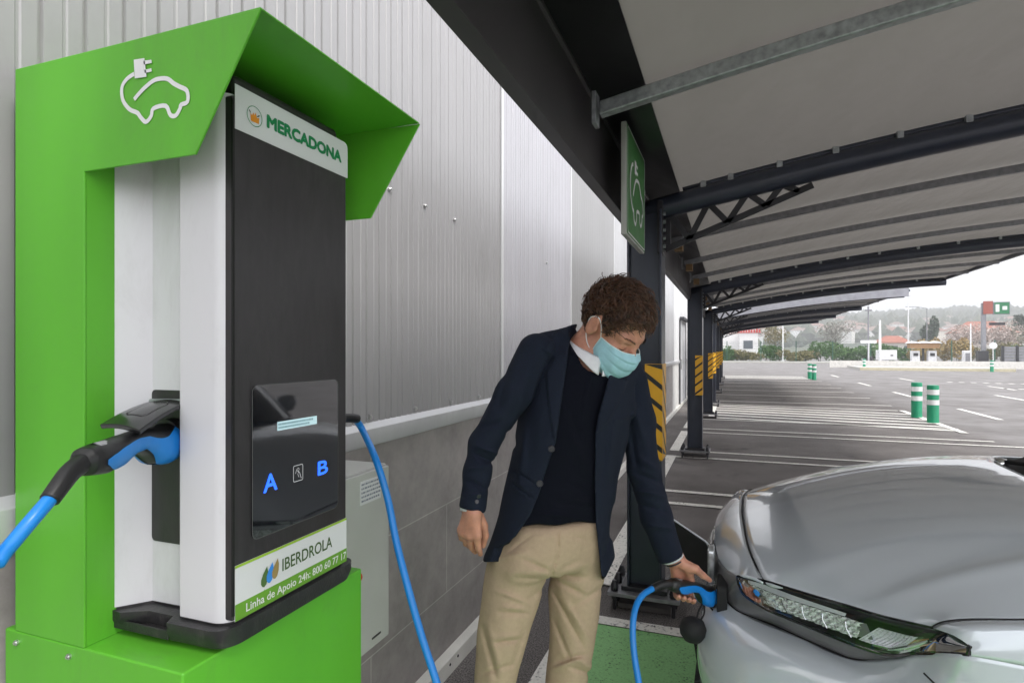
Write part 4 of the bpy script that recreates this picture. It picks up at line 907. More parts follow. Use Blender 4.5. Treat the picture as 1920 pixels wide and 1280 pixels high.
# --- bonnet
fe = shut + hl_top[2:8]
front = cr(fe, 60)
rear = cr([(.92, 0, 1.030), (.93, .2, 1.028), (.975, .42, 1.018), (1.06, .62, 1.000), (1.22, .80, .975)], 60)
side_c = cr([hl_top[7], W(1768, 1165, .842), W(1815, 1160, .853), W(1915, 1160, .869), (.75, .848, .895), (1.0, .835, .935), (1.22, .80, .975)], 50)
nv = 50; bon = []
fe_u = np.linspace(0, 1, 60)
for j in range(nv):
    v = j / (nv - 1); f = 1 - (1 - v) ** 1.8
    r = front * (1 - v) + rear * v; r[:, 2] = front[:, 2] * (1 - f) + rear[:, 2] * f
    # pull the outer edge onto the measured wing line
    e = side_c[int(round(v * 49))]; base = r[-1].copy(); wgt = (fe_u ** 5)[:, None]; r = r + (e - base) * wgt
    r[:, 2] += .0065 * math.sin(math.pi * v) ** .6 * np.exp(-((fe_u - .74) / .045) ** 2) - .004 * math.sin(math.pi * v) * np.exp(-((fe_u - .62) / .08) ** 2)
    bon.append(r)
bon = np.array(bon); bon[:, 0, 1] = 0
bo = panel(bon, 'bonnet', m_paint, car, both=True, solid=.012)
def line_tube(pts, r, name, m, parent, mirror=True, dz=0):
    for s in ((1, -1) if mirror else (1,)): MB().tube([(p[0], YC - s * p[1], p[2] + dz) for p in pts], r, 6).build(name, m, parent, smooth=True)
# --- nose panel between bonnet shut line and lip
T = cr(shut, 30); B = cr(lip, 30); nose = []
for j in range(14):
    s = j / 13; C_ = np.stack([B[:, 0] * .5 + T[:, 0] * .5 - .016, B[:, 1] * .5 + T[:, 1] * .5, (T[:, 2] + B[:, 2]) * .5 + .014], 1)
    nose.append((1 - s) ** 2 * (T + [-.004, 0, -.002]) + 2 * s * (1 - s) * C_ + s * s * B)
panel(nose, 'nose_panel', m_paint, car, both=True, solid=.006)
# --- dark band wrapping under the headlights
topb = cr(band_t, 100)
lowb = cr(band_l, 100); bnd = []
for j in range(9):
    s = j / 8; r = topb * (1 - s) + lowb * s; r[:, 0] -= .010 * math.sin(math.pi * s) * np.clip(1 - r[:, 1], 0, 1); bnd.append(r)
panel(bnd, 'bumper_band', m_clad, car, both=True, solid=.006)
line_tube(lowb, .0036, 'band_seam', m_rub, car)
# --- lower body, wrapping all round
xs_side = [.62, .80, 1.05, 1.35, 1.9, 2.6, 3.3, 3.8]
def lvl(fr, wz, rearx):
    o = list(fr)
    for x in xs_side: o.append((x, wz[0] * (1 - .03 * max(0, (x - 3) / .8)), wz[1] + (.03 * min(1, max(0, x - .6)) if wz[1] > .7 else 0)))
    return o + [(rearx - .10, wz[0] * .86, wz[1]), (rearx - .02, wz[0] * .5, wz[1]), (rearx, 0, wz[1])]
L3 = lvl([(p[0], p[1], p[2]) for p in (band_l[0], band_l[2], band_l[5], band_l[7], band_l[9], band_l[11], hl_bot[8], (.471, .9195, .803))], (.925, .80), 4.12)
L3b = lvl([(-.066, 0, .632), (-.062, .32, .632), (-.038, .52, .637), (.075, .655, .642), (.225, .745, .652), (.31, .80, .66), (.40, .885, .69), (.49, .922, .73)], (.926, .74), 4.14)
L4 = lvl([(-.082, 0, .600), (-.086, .32, .600), (-.074, .52, .600), (.035, .685, .600), (.19, .785, .605), (.285, .835, .61), (.39, .90, .625), (.49, .922, .66)], (.926, .67), 4.16)
L5 = lvl([(-.095, 0, .53), (-.100, .32, .53), (-.090, .53, .53), (.015, .70, .53), (.175, .805, .53), (.275, .855, .53), (.385, .908, .54), (.49, .922, .56)], (.925, .56), 4.17)
L6 = lvl([(-.092, 0, .44), (-.097, .32, .44), (-.085, .53, .44), (.02, .70, .44), (.18, .805, .44), (.28, .855, .44), (.385, .905, .44), (.47, .92, .44)], (.925, .45), 4.17)
L7 = lvl([(-.07, 0, .30), (-.073, .32, .30), (-.06, .52, .30), (.04, .69, .30), (.19, .79, .30), (.285, .84, .30), (.38, .89, .30), (.44, .90, .30)], (.915, .32), 4.15)
L8 = lvl([(-.02, 0, .19), (-.02, .32, .19), (.0, .50, .19), (.08, .65, .19), (.21, .75, .19), (.30, .80, .19), (.37, .85, .19), (.42, .86, .19)], (.88, .2), 4.10)
NI = 240
lev = [cr(l_, NI) for l_ in (L3, L3b, L4, L5, L6, L7, L8)]
vert = cr(np.array(lev).reshape(7, -1), 36).reshape(36, NI, 3)
vert[:, 0, 1] = 0; vert[:, -1, 1] = 0
arch = lambda p: any(math.hypot(p[0] - cx, p[2] - .33) < .365 for cx in (.84, 3.42)) and p[1] > .6
body = panel(vert, 'lower_body', m_paint, car, both=True, solid=.004, skip=arch)
# upper side (wing, doors) from belt line to L3
ks = list(range(0, 48, 5)) + [49]; tail_b = [(1.9, .84, .99), (2.6, .84, 1.0), (3.3, .81, 1.01), (3.8, .74, 1.02), (4.02, .5, 1.03), (4.05, 0, 1.03)]
belt = cr([tuple(side_c[q]) for q in ks] + tail_b, NI)
sh_f = [(side_c[q][0] + .056 * (1 - i / 10), .917, .822 + .092 * (i / 10) ** .9) for i, q in enumerate(ks)]; sh_f[0] = tuple(hl_top[9])
sh_l = cr(sh_f + [(1.9, .92, .92), (2.6, .92, .93), (3.3, .905, .94), (3.8, .84, .95), (4.08, .55, .95), (4.10, 0, .95)], NI)
l3s = cr([(a_[0], .9215, .778 + .003 * i) for i, a_ in enumerate(sh_f)] + [(1.9, .925, .83), (2.6, .925, .83), (3.3, .905, .83), (3.8, .87, .83), (4.09, .5, .80), (4.12, 0, .80)], NI)
_a = lev[0]; _o = np.argsort(_a[:NI // 2 + 40, 0]); _m = _a[:NI // 2 + 40][_o]
for _i in range(NI):
    if .47 < l3s[_i, 0] < 1.6: l3s[_i, 1] = np.interp(l3s[_i, 0], _m[:, 0], _m[:, 1]); l3s[_i, 2] = np.interp(l3s[_i, 0], _m[:, 0], _m[:, 2]) - .001
up = []
for j in range(12):
    s = j / 11
    if s < .5: t = s * 2; r = belt * (1 - t) + sh_l * t; r[:, 1] += .018 * math.sin(math.pi * t); r[:, 2] += .012 * math.sin(math.pi * t)
    else: t = s * 2 - 1; r = sh_l * (1 - t) + l3s * t; r[:, 1] += .004 * math.sin(math.pi * t)
    up.append(r)
up = np.array(up); up[:, -1, 1] = 0
panel(up, 'wing_and_doors', m_paint, car, both=True, solid=.004)
# shut lines
line_tube(cr(shut, 30), .0032, 'shut_line', m_rub, car, dz=-.002)
line_tube(side_c, .0028, 'shut_line', m_rub, car, dz=-.001)
line_tube(cr([(.40, .885, .735), (.46, .915, .68), (.50, .923, .60)], 8), .002, 'shut_line', m_rub, car)
# --- headlights: recessed black tray, chrome cells, amber lamp, clear cover
def HL(s): 
    ht = cr(hl_top, 60); hb = cr(hl_bot, 60); cover = []; tray = []
    for j in range(9):
        t = j / 8; r = ht * (1 - t) + hb * t; rr = r.copy(); rr[:, 0] -= .004 * math.sin(math.pi * t); rr[:, 2] += .006 * math.sin(math.pi * t); cover.append(rr)
        q = r.copy(); dp = (.035 * math.sin(math.pi * t) ** .5) * np.sin(np.pi * np.linspace(0, 1, 60)) ** .4
        q[:, 0] += dp * .75; q[:, 1] -= dp * .45; tray.append(q)
    f = lambda R: [[(p[0], YC - s * p[1], p[2]) for p in r] for r in R]
    def gb(R, name, m, par, sol=0):
        R = f(R); nj, ni = len(R), len(R[0]); mb = MB(); mb.add([p for r in R for p in r], [(j * ni + i, j * ni + i + 1, (j + 1) * ni + i + 1, (j + 1) * ni + i) for j in range(nj - 1) for i in range(ni - 1)])
        return mb.build(name, m, par, smooth=True, solid=sol)
    h = gb(tray, 'headlight', m_rub, car)
    gb(cover, 'lens_cover', m_lens, h)
    edge = list(ht) + list(hb[::-1]) + [ht[0]]
    MB().tube([(p[0], YC - s * p[1], p[2]) for p in edge], .0045, 6).build('headlight_seal', m_blk, h)
    # broad black upper rim
    rim = []
    for t in (-.03, .08, .16): r = ht * (1 - t) + hb * t; r = r[3:57]; r = r.copy(); r[:, 0] -= .002; rim.append(r)
    gb(rim, 'headlight_brow', m_rub, h)
    C = np.array(cover); Tt = np.array(tray)
    def at(i, t, d):
        a = np.array([np.interp(i * 59, range(60), C[:, :, k][0] * 0 + (ht * (1 - t) + hb * t)[:, k]) for k in range(3)]); a[0] += d * .75; a[1] -= d * .45
        return (a[0], YC - s * a[1], a[2])
    # light guide strip (white, upper inner half)
    V = [at(.045 + .43 * k / 10, .17 + .06 * k / 10, .003) for k in range(11)] + [at(.055 + .43 * k / 10, .42 - .08 * k / 10, .005) for k in range(11)]
    MB().add(V, [(k, k + 1, 12 + k, 11 + k) for k in range(10)]).build('light_guide', mat('light_guide', (.60, .60, .64), .25), h)
    # finely ribbed reflector below it
    def rf_(u_, v_): return at(.06 + .50 * u_ + .05 * v_, .44 + .46 * v_ - .09 * u_, .006 + .0022 * math.sin(u_ * 95 + v_ * 9) + .0016 * math.sin(v_ * 26 + u_ * 30))
    MB().grid(rf_, 120, 26).build('ribbed_reflector', mat('ribbed_silver', (.72, .74, .73), .28, .5, var=.4, scale=120, rvar=.12), h, smooth=False)
    for k in range(5):
        a = .13 + k * .095; MB().tube([at(a, .46, .003), at(a + .035, .64, .001), at(a + .085, .84, .003)], .0013, 6).build('reflector_rib', m_chr, h)
    MB().add([at(.53, .36, .006), at(.57, .34, .006), at(.66, .72, .006), at(.61, .76, .006)], [(0, 1, 2, 3)]).build('grey_divider', m_clad, h)
    def bw(u_, v_): return at(.62 + .16 * u_, .34 + .48 * v_, .003 + .014 * math.sin(math.pi * v_) * math.sin(math.pi * u_) + .0010 * math.sin(u_ * 60))
    MB().grid(bw, 60, 12).build('lamp_bowl', mat('pale_diffuser', (.62, .60, .66), .3, .2, var=.2, scale=200), h, smooth=False)
    MB().add([at(.775, .44, .008), at(.835, .36, .008), at(.83, .56, .008), at(.775, .66, .008)], [(0, 1, 2, 3)]).build('indicator', mat('amber_reflector', (.35, .12, .05), .3, .3, coat=.4), h)
    for (a0, t0, a1, t1, r_) in ((.74, .86, .85, .46, .0035), (.80, .84, .90, .5, .003), (.85, .42, .965, .50, .004), (.68, .84, .80, .80, .003), (.88, .66, .97, .58, .0025)):
        MB().tube([at(a0, t0, .003), at((a0 + a1) / 2, (t0 + t1) / 2, .001), at(a1, t1, .003)], r_, 6).build('chrome_rib', m_chr, h)
    return h
HL(1); HL(-1)
# --- lower round lamps in the bumper, intake
for s in (1, -1):
    o = Vector((.058, YC - s * .655, .455)); n_ = Vector((-.80, -s * .58, .12)).normalized(); tx = Vector((0, 0, 1)).cross(n_).normalized(); tz = n_.cross(tx)
    def ringp(r, d, k, n=28, fx=1.25): a = 2 * math.pi * k / n; return o + n_ * d + tx * (r * fx * math.cos(a)) + tz * (r * math.sin(a))
    mb = MB(); V = []
    for r, d in ((.092, .004), (.088, .012), (.078, .010), (.07, -.01)): V += [ringp(r, d, k) for k in range(28)]
    mb.add(V, [(j * 28 + k, j * 28 + (k + 1) % 28, (j + 1) * 28 + (k + 1) % 28, (j + 1) * 28 + k) for j in range(3) for k in range(28)]); lr = mb.build('lower_lamp', m_blk, car, smooth=True)
    V = [ringp(.07, -.01, k) for k in range(28)] + [ringp(.03, -.035, k) for k in range(28)]
    MB().add(V, [(k, (k + 1) % 28, 28 + (k + 1) % 28, 28 + k) for k in range(28)] + [tuple(range(28, 56))]).build('reflector', m_chr, lr, smooth=True)
    MB().add([ringp(.082, .012, k) for k in range(28)] + [ringp(.04, .02, k) for k in range(28)], [(k, (k + 1) % 28, 28 + (k + 1) % 28, 28 + k) for k in range(28)] + [tuple(range(28, 56))]).build('lens_cover', m_lens, lr, smooth=True)
MB().prism(rrect(YC - .5, YC + .5, .25, .42, .05), 0, -.105, -.05).build('lower_intake', m_rub, car)
for k in range(4): MB().box(-.109, -.105, YC - .46, YC + .46, .275 + k * .035, .285 + k * .035).build('intake_slat', m_blk, car)
# --- charging port, open flap, cap
PT = Vector((-.030, 1.965, .674))
pf = MB().prism(rrect(PT.y - .050, PT.y + .070, PT.z - .045, PT.z + .050, .02), 0, -.040, -.010).build('port_recess', m_rub, car, bevel=.003)
MB().tube([(-.044, PT.y, PT.z - .004), (-.054, PT.y, PT.z - .004)], .036, 24).build('port_socket', m_blk, pf, angle=40)
MB().prism(rrect(PT.y + .07, PT.y + .14, PT.z + .01, PT.z + .12, .015), 0, -.072, -.050).build('port_bezel', mat('port_bezel', (.45, .47, .48), .2, .6, var=.4, scale=50), car, bevel=.006)
fa, fb = Vector((-.065, 2.13, 0)), Vector((-.235, 2.345, 0)); fd = (fb - fa).normalized(); fnrm = Vector((-fd.y, fd.x, 0))
flp = MB(); prof = rrect(0, .275, .665, .775, .03); prof = [(a, b + .03 * a / .275) for a, b in prof]
flp.add([fa + fd * a + fnrm * .006 + Vector((0, 0, b)) for a, b in prof] + [fa + fd * a - fnrm * .006 + Vector((0, 0, b)) for a, b in prof], [tuple(range(len(prof))), tuple(range(len(prof), 2 * len(prof)))[::-1]] + [(i, (i + 1) % len(prof), len(prof) + (i + 1) % len(prof), len(prof) + i) for i in range(len(prof))])
fo_ = flp.build('port_flap', m_rub, car, angle=40)
MB().tube([fa + fd * a - fnrm * .000 + Vector((0, 0, b + .004)) for a, b in prof if b > .70], .0035, 6).build('flap_edge', m_paint, fo_)
cpn = onD(1299, 1180, 1.80)
capm = MB(); capm.lathe((cpn.x, cpn.y, cpn.z), [(.004, -.036), (.026, -.030), (.038, -.012), (.040, .006), (.033, .026), (.016, .036), (.004, .038)], 22).build('port_cap', m_rub, car, smooth=True)
MB().tube(smoothpath([(cpn.x + .01, cpn.y, cpn.z + .03), onD(1312, 1140, 1.82), onD(1328, 1120, 1.86), (-.045, PT.y, PT.z - .05)], 6), .003, 6).build('cap_strap', m_rub, car)
MB().tube(smoothpath([(cpn.x + .015, cpn.y, cpn.z + .02), onD(1320, 1150, 1.82), onD(1322, 1128, 1.84), (-.045, PT.y - .02, PT.z - .05)], 6), .003, 6).build('cap_strap', m_rub, car)
st1, st2 = onD(1310, 1195, 1.86), onD(1322, 1272, 1.86)
MB().bar(st1, st2, .035, .006, up=(0, 1, .1)).build('grille_flap', m_rub, car, bevel=.002)
# --- cowl, windscreen, cabin
cw = cr([(.915, 0, 1.018), (.925, .2, 1.016), (.97, .42, 1.006), (1.055, .62, .99), (1.2, .78, .965)], 30); cw2 = cr([(1.02, 0, 1.03), (1.03, .2, 1.028), (1.08, .42, 1.022), (1.17, .62, 1.01), (1.30, .77, .99)], 30)
panel([cw, cw * .5 + cw2 * .5 - [0, 0, .012], cw2], 'cowl', m_rub, car, both=True)
rf = cr([(1.72, 0, 1.50), (1.73, .2, 1.498), (1.76, .42, 1.485), (1.82, .58, 1.455), (1.86, .64, 1.43)], 30)
ws = []
for j in range(12): t = j / 11; r = cw2 * (1 - t) + rf * t; r[:, 2] += .03 * math.sin(math.pi * t); r[:, 0] -= .02 * math.sin(math.pi * t); ws.append(r)
panel(ws, 'windscreen', m_autog, car, both=True)
for (a, b) in (((1.0, .34), (1.2, -.1)), ((1.03, -.05), (1.20, -.55))):
    MB().tube(smoothpath([(a[0] - .03, YC + a[1], 1.022), ((a[0] + b[0]) / 2, YC + (a[1] + b[1]) / 2, 1.038), (b[0], YC + b[1], 1.055)], 6), .008, 8).build('wiper', m_rub, car, smooth=True)
    MB().lathe((a[0] - .03, YC + a[1], .995), [(.02, 0), (.024, .02), (.018, .035), (.004, .04)], 14).build('wiper_pivot', m_chr, car, smooth=True)
rr_ = cr([(3.55, 0, 1.50), (3.55, .2, 1.498), (3.54, .42, 1.485), (3.52, .58, 1.455), (3.50, .64, 1.43)], 30); rfp = []
for j in range(12): t = j / 11; r = rf * (1 - t) + rr_ * t; r[:, 2] += .035 * math.sin(math.pi * t); rfp.append(r)
panel(rfp, 'roof', m_paint, car, both=True, solid=.01)
tb = cr([(4.03, 0, 1.03), (4.03, .2, 1.03), (4.0, .45, 1.03), (3.9, .62, 1.02), (3.78, .73, 1.015)], 30)
panel([rr_ * (1 - t) + tb * t for t in np.linspace(0, 1, 8)], 'rear_window', m_autog, car, both=True)
top_e = cr([tuple(rf[-1]), (2.3, .655, 1.45), (3.0, .65, 1.45), tuple(rr_[-1])], 40); bot_e = cr([tuple(cw2[-1]), (1.9, .80, .995), (2.8, .81, 1.003), (3.78, .73, 1.015)], 40)
panel([top_e * (1 - t) + bot_e * t + [0, .02 * math.sin(math.pi * t), 0] for t in np.linspace(0, 1, 6)], 'side_window', m_autog, car)
line_tube(top_e, .02, 'roof_rail', m_paint, car); line_tube(cr([tuple(cw2[-1]), tuple((cw2[-1] + rf[-1]) / 2 + [0, .012, .02]), tuple(rf[-1])], 12), .024, 'pillar', m_paint, car)
for x in (2.35, 3.2): line_tube([(x, .815, 1.0), (x + .02, .74, 1.25), (x + .04, .66, 1.45)], .022, 'pillar', m_blk, car)
bt_ = belt[belt[:, 0] > 1.35]; panel([bt_, bt_ + [0, -.05, .01]], 'belt_trim', m_rub, car)
for s in (1, -1):
    y = YC - s * .99
    mh = MB().lathe((0, 0, 0), [(.01, -.06), (.05, -.05), (.07, 0), (.06, .05), (.01, .065)], 16); mh.v = [(1.52 + a * .8, y + b * 1.3, 1.06 + c_) for a, b, c_ in mh.v]
    mo = mh.build('wing_mirror', m_paint, car, smooth=True); MB().bar((1.50, YC - s * .82, 1.0), (1.52, YC - s * .93, 1.03), .05, .03).build('mirror_arm', m_rub, mo, bevel=.006)
    for cx in (.84, 3.42):
        ring = MB(); V = []
        for k in range(41):
            a = math.pi * 1.12 * k / 40 - .19
            for r, dw in ((.31, .86), (.345, .925), (.385, .932), (.40, .92)): V.append((cx + r * math.cos(a), YC - s * dw, .33 + r * math.sin(a)))
        ring.add(V, [(k * 4 + j, k * 4 + j + 1, (k + 1) * 4 + j + 1, (k + 1) * 4 + j) for k in range(40) for j in range(3)]).build('arch_cladding', m_rub, car, smooth=True)
        MB().tube([(cx, YC - s * .45, .33), (cx, YC - s * .86, .33)], .37, 28, cap=True).build('wheel_well', m_rub, car) if False else None
        yw = YC - s * .80
        tm_ = MB(); V = []; prf = [(.20, -.10), (.30, -.105), (.325, -.08), (.33, 0), (.325, .08), (.30, .105), (.20, .10)]
        for k in range(36):
            a = 2 * math.pi * k / 36
            for r, d in prf: V.append((cx + r * math.cos(a), yw - s * d, .33 + r * math.sin(a)))
        tm_.add(V, [(k * 7 + j, k * 7 + j + 1, ((k + 1) % 36) * 7 + j + 1, ((k + 1) % 36) * 7 + j) for k in range(36) for j in range(6)]); wo = tm_.build('wheel', m_rub, car, smooth=True)
        rim = MB(); 
        for k in range(5):
            a = 2 * math.pi * k / 5; rim.bar((cx, yw - s * .07, .33), (cx + .2 * math.cos(a), yw - s * .075, .33 + .2 * math.sin(a)), .05, .02, up=(0, 1, 0))
        rim.tube([(cx, yw - s * .03, .33), (cx, yw - s * .085, .33)], .04, 16); rim.build('rim', mat('alloy', (.45, .46, .48), .3, .8), wo)
        MB().tube([(cx, yw + s * .05, .33), (cx, yw + s * .0, .33)], .21, 24).build('brake_disc', m_rub, wo)
MB().box(.2, 4.0, YC - .74, YC + .74, .16, .45).build('underbody', m_rub, car)
MB().box(.45, 1.2, YC - .60, YC + .60, .45, .80).build('engine_bay', m_rub, car)
MB().box(1.3, 3.9, YC - .76, YC + .76, .45, .96).build('cabin_interior', m_rub, car)
for s in (1, -1): MB().box(4.0, 4.12, YC - s * .72 - .12, YC - s * .72 + .12, .74, .90).build('tail_light', mat('tail_red', (.4, .01, .01), .2, coat=1), car, bevel=.02)
# ================================================================== SIGNED DISTANCE MODELLING (continuous organic surfaces)
def sdf_mesh(fn, lo, hi, h, B=20, relax=2):
    lo = np.array(lo, float); n = np.ceil((np.array(hi) - lo) / h).astype(int) + 2
    KEY = np.array([1, 4096, 4096 * 4096], dtype=np.int64); vk, vp, qs = [], [], []
    off = [(0, 0, 0), (1, 0, 0), (0, 1, 0), (1, 1, 0), (0, 0, 1), (1, 0, 1), (0, 1, 1), (1, 1, 1)]
    eds = [(0, 1), (2, 3), (4, 5), (6, 7), (0, 2), (1, 3), (4, 6), (5, 7), (0, 4), (1, 5), (2, 6), (3, 7)]
    blocks = [(i, j, k) for i in range(0, n[0], B) for j in range(0, n[1], B) for k in range(0, n[2], B)]
    cen = lo + (np.array(blocks) + B / 2) * h; dc = fn(cen); rad = h * (B / 2 + 1.5) * 1.75
    for (i0, j0, k0), d0 in zip(blocks, dc):
        if abs(d0) > rad * 1.25 + .01: continue
        g = [np.arange(a - 1, a + B + 1) for a in (i0, j0, k0)]
        I = np.stack(np.meshgrid(*g, indexing='ij'), -1); S = fn((lo + I.reshape(-1, 3) * h)).reshape(I.shape[:3])
        if S.min() > 0 or S.max() < 0: continue
        m = B + 1; C = [S[a:a + m, b:b + m, c:c + m] for a, b, c in off]
        sg = [c < 0 for c in C]; cnt = sum(s.astype(int) for s in sg); act = (cnt > 0) & (cnt < 8)
        idx = np.argwhere(act); acc = np.zeros((len(idx), 3)); num = np.zeros(len(idx))
        cv = [c[act] for c in C]
        for a, b in eds:
            va, vb = cv[a], cv[b]; x = (va < 0) != (vb < 0); t = np.where(x, va / np.where(x, va - vb, 1), 0)
            oa, ob = np.array(off[a]), np.array(off[b]); acc += np.where(x[:, None], oa + (ob - oa) * t[:, None], 0); num += x
        base = np.array([i0 - 1, j0 - 1, k0 - 1]); gi = idx + base
        vk.append((gi + 2) @ KEY); vp.append(lo + (gi + acc / num[:, None]) * h)
        for ax in range(3):
            o = np.zeros(3, int); o[ax] = 1
            A = S[1:B + 1, 1:B + 1, 1:B + 1]; sl = [slice(1 + o[q], B + 1 + o[q]) for q in range(3)]; Bv = S[sl[0], sl[1], sl[2]]
            cr_ = (A < 0) != (Bv < 0); e = np.argwhere(cr_)
            if not len(e): continue
            sgn = A[cr_] < 0; e = e + 1 + base
            b1, b2 = [(1, 2), (2, 0), (0, 1)][ax]; d1 = np.zeros(3, int); d1[b1] = 1; d2 = np.zeros(3, int); d2[b2] = 1
            q = np.stack([(e - d1 - d2 + 2) @ KEY, (e - d2 + 2) @ KEY, (e + 2) @ KEY, (e - d1 + 2) @ KEY], 1)
            q[~sgn] = q[~sgn][:, ::-1]; qs.append(q)
    vk = np.concatenate(vk); vp = np.concatenate(vp); uk, first = np.unique(vk, return_index=True); P = vp[first]
    q = np.searchsorted(uk, np.concatenate(qs)); q = np.clip(q, 0, len(P) - 1)
    for _ in range(relax):
        s = np.zeros_like(P); c = np.zeros(len(P))
        for a, b in ((0, 1), (1, 2), (2, 3), (3, 0)):
            for x, y in ((a, b), (b, a)):
                for k in range(3): s[:, k] += np.bincount(q[:, x], P[q[:, y], k], len(P))
                c += np.bincount(q[:, x], minlength=len(P))
        P = P * .45 + s / np.maximum(c, 1)[:, None] * .55
    return P, q
def biggest(P, q):
    l = np.arange(len(P))
    for _ in range(4000):
        m = l[q].min(1); n = l.copy()
        for k in range(4): np.minimum.at(n, q[:, k], m)
        n = n[n]
        if (n == l).all(): break
        l = n
    c = np.bincount(l, minlength=len(P)); keep = l == c.argmax(); print('components', np.sort(c[c > 0])[::-1][:6])
    ix = np.cumsum(keep) - 1; return P[keep], ix[q[keep[q[:, 0]]]]
def np_obj(P, q, name, m, parent):
    me = bpy.data.meshes.new(name); me.from_pydata(P.tolist(), [], q.tolist()); me.polygons.foreach_set('use_smooth', [True] * len(me.polygons))
    me.materials.append(m); o = bpy.data.objects.new(name, me); COL.objects.link(o)
    if parent: o.parent = parent; o.matrix_parent_inverse = world_of(parent).inverted()
    return o
def lazy(p, c, r, fn):
    dd = nrm(p - np.array(c)); o = dd - r + .05; m = dd < r
    if m.any(): o[m] = fn(p[m])
    return o
def detail(d, p, fn, w=.035):
    m = np.abs(d) < w; o = np.zeros(len(d))
    if m.any(): o[m] = fn(p[m])
    return d - o
nrm = lambda v: np.sqrt((v * v).sum(-1))
def cap(p, a, b, ra, rb):
    a = np.array(a); ab = np.array(b) - a; t = np.clip(((p - a) @ ab) / (ab @ ab), 0, 1); return nrm(p - a - t[:, None] * ab) - (ra + (rb - ra) * t)
def ell(p, c, r):
    q = (p - np.array(c)); r = np.array(r); k0 = nrm(q / r); k1 = nrm(q / (r * r)) + 1e-9; return k0 * (k0 - 1) / k1
def smin(a, b, k): h = np.clip(.5 + .5 * (b - a) / k, 0, 1); return b * (1 - h) + a * h - k * h * (1 - h)
def smax(a, b, k): return -smin(-a, -b, k)
def chain(p, J, R, k=.01):
    d = None
    for i in range(len(J) - 1):
        e = cap(p, J[i], J[i + 1], R[i], R[i + 1]); d = e if d is None else smin(d, e, k)
    return d
def prj(p):
    d = -ST * p[:, 0] + CT * p[:, 1]; r = CT * p[:, 0] + ST * p[:, 1]; return 960 + F * r / d, HY - F * (p[:, 2] - CH) / d
def wav(p, s, seed):
    g = np.random.default_rng(seed); o = 0
    for i in range(6): k = g.normal(size=3) * s; o = o + np.sin(p @ k + g.uniform(0, 6.28))
    return o / 3.5
def folds(p, segs):
    u, v = prj(p); o = np.zeros(len(p))
    for (a, b, c, d, w_, am) in segs:
        ab = np.array([c - a, d - b], float); L2 = ab @ ab; t = np.clip(((u - a) * ab[0] + (v - b) * ab[1]) / L2, 0, 1)
        dist = np.hypot(u - a - t * ab[0], v - b - t * ab[1]); o += am * np.exp(-(dist / w_) ** 2) * np.sin(np.pi * np.clip(.08 + .84 * t, 0, 1)) ** .6
    return o
def poly2d(u, v, pts):
    """signed distance in pixels to a polygon, negative inside"""
    P = np.array(pts, float); n = len(P); d = np.full(len(u), 1e9); ins = np.zeros(len(u), bool)
    for i in range(n):
        a, b = P[i], P[(i + 1) % n]; e = b - a; wx, wy = u - a[0], v - a[1]; t = np.clip((wx * e[0] + wy * e[1]) / (e @ e), 0, 1)
        d = np.minimum(d, (wx - e[0] * t) ** 2 + (wy - e[1] * t) ** 2)
        c = ((a[1] > v) != (b[1] > v)); xi = (b[0] - a[0]) * (v - a[1]) / ((b[1] - a[1]) if b[1] != a[1] else 1e-9) + a[0]; ins ^= c & (u < xi)
    d = np.sqrt(d); return np.where(ins, -d, d)
def sect(p, T, lat, fr):
    """body of stacked super-ellipse sections; T rows: z, centre x, y, half width, half depth"""
    T = np.array(T, float); z = p[:, 2]; o = np.argsort(T[:, 0]); T = T[o]
    zz = np.clip(z, T[0, 0], T[-1, 0]); c = [np.interp(zz, T[:, 0], T[:, k]) for k in range(1, 5)]
    x = p[:, 0] - c[0]; y = p[:, 1] - c[1]; a = (x * lat[0] + y * lat[1]) / c[2]; b = (x * fr[0] + y * fr[1]) / c[3]
    r = (np.abs(a) ** 2.3 + np.abs(b) ** 2.3) ** (1 / 2.3); d = (r - 1) * np.minimum(c[2], c[3]) * 1.0
    e = np.maximum(T[0, 0] - z, z - T[-1, 0]); return smax(d, e, .03)

# ================================================================== PERSON
per = thing('person', 'man in navy blazer, beige trousers and blue face mask plugging a cable into the car', 'person', (-.45, 1.62, 0))
def J(u, v, d): return np.array(onD(u, v, d))
bk = np.array([ST, -CT, 0]); rt = np.array([CT, ST, 0]); up_ = np.array([0, 0, 1.])
yaw = math.radians(35); fr = bk * math.cos(yaw) + rt * math.sin(yaw); lat = rt * math.cos(yaw) - bk * math.sin(yaw)
m_skin = mat('skin', (.52, .245, .165), .46, var=.18, scale=40, rvar=.10, bump=.2, bscale=350, dirt=.45, dcol=(.34, .10, .065), dscale=14)
m_skin.node_tree.nodes['Principled BSDF'].inputs['Subsurface Weight'].default_value = .12; m_skin.node_tree.nodes['Principled BSDF'].inputs['Subsurface Radius'].default_value = (.01, .004, .002)
m_jacket = mat('navy_wool', (.0075, .0115, .024), .85, var=.35, scale=420, bump=.35, bscale=700, spec=.25, detail=2, dirt=.5, dcol=(.018, .024, .042), dscale=22)
m_sweat = mat('dark_jumper', (.0028, .0036, .0085), .9, var=.3, scale=300, bump=.3, bscale=500, spec=.15)
m_trous = mat('beige_cotton', (.42, .315, .215), .85, var=.05, scale=90, bump=.2, bscale=500, spec=.2, dirt=.3, dcol=(.27, .19, .125), dscale=11)
m_shirt = mat('white_shirt', (.68, .67, .70), .7, var=.04, scale=80, bump=.1)
m_mask = mat('mask_blue', (.34, .58, .66), .75, var=.06, scale=60, bump=.15, bscale=300)
m_hair = mat('brown_hair', (.020, .009, .0055), .42, var=.5, scale=60, spec=.5)
m_hair2 = mat('brown_hair_strand', (.026, .012, .007), .36, col2=(.15, .070, .038), scale=55, spec=.5)
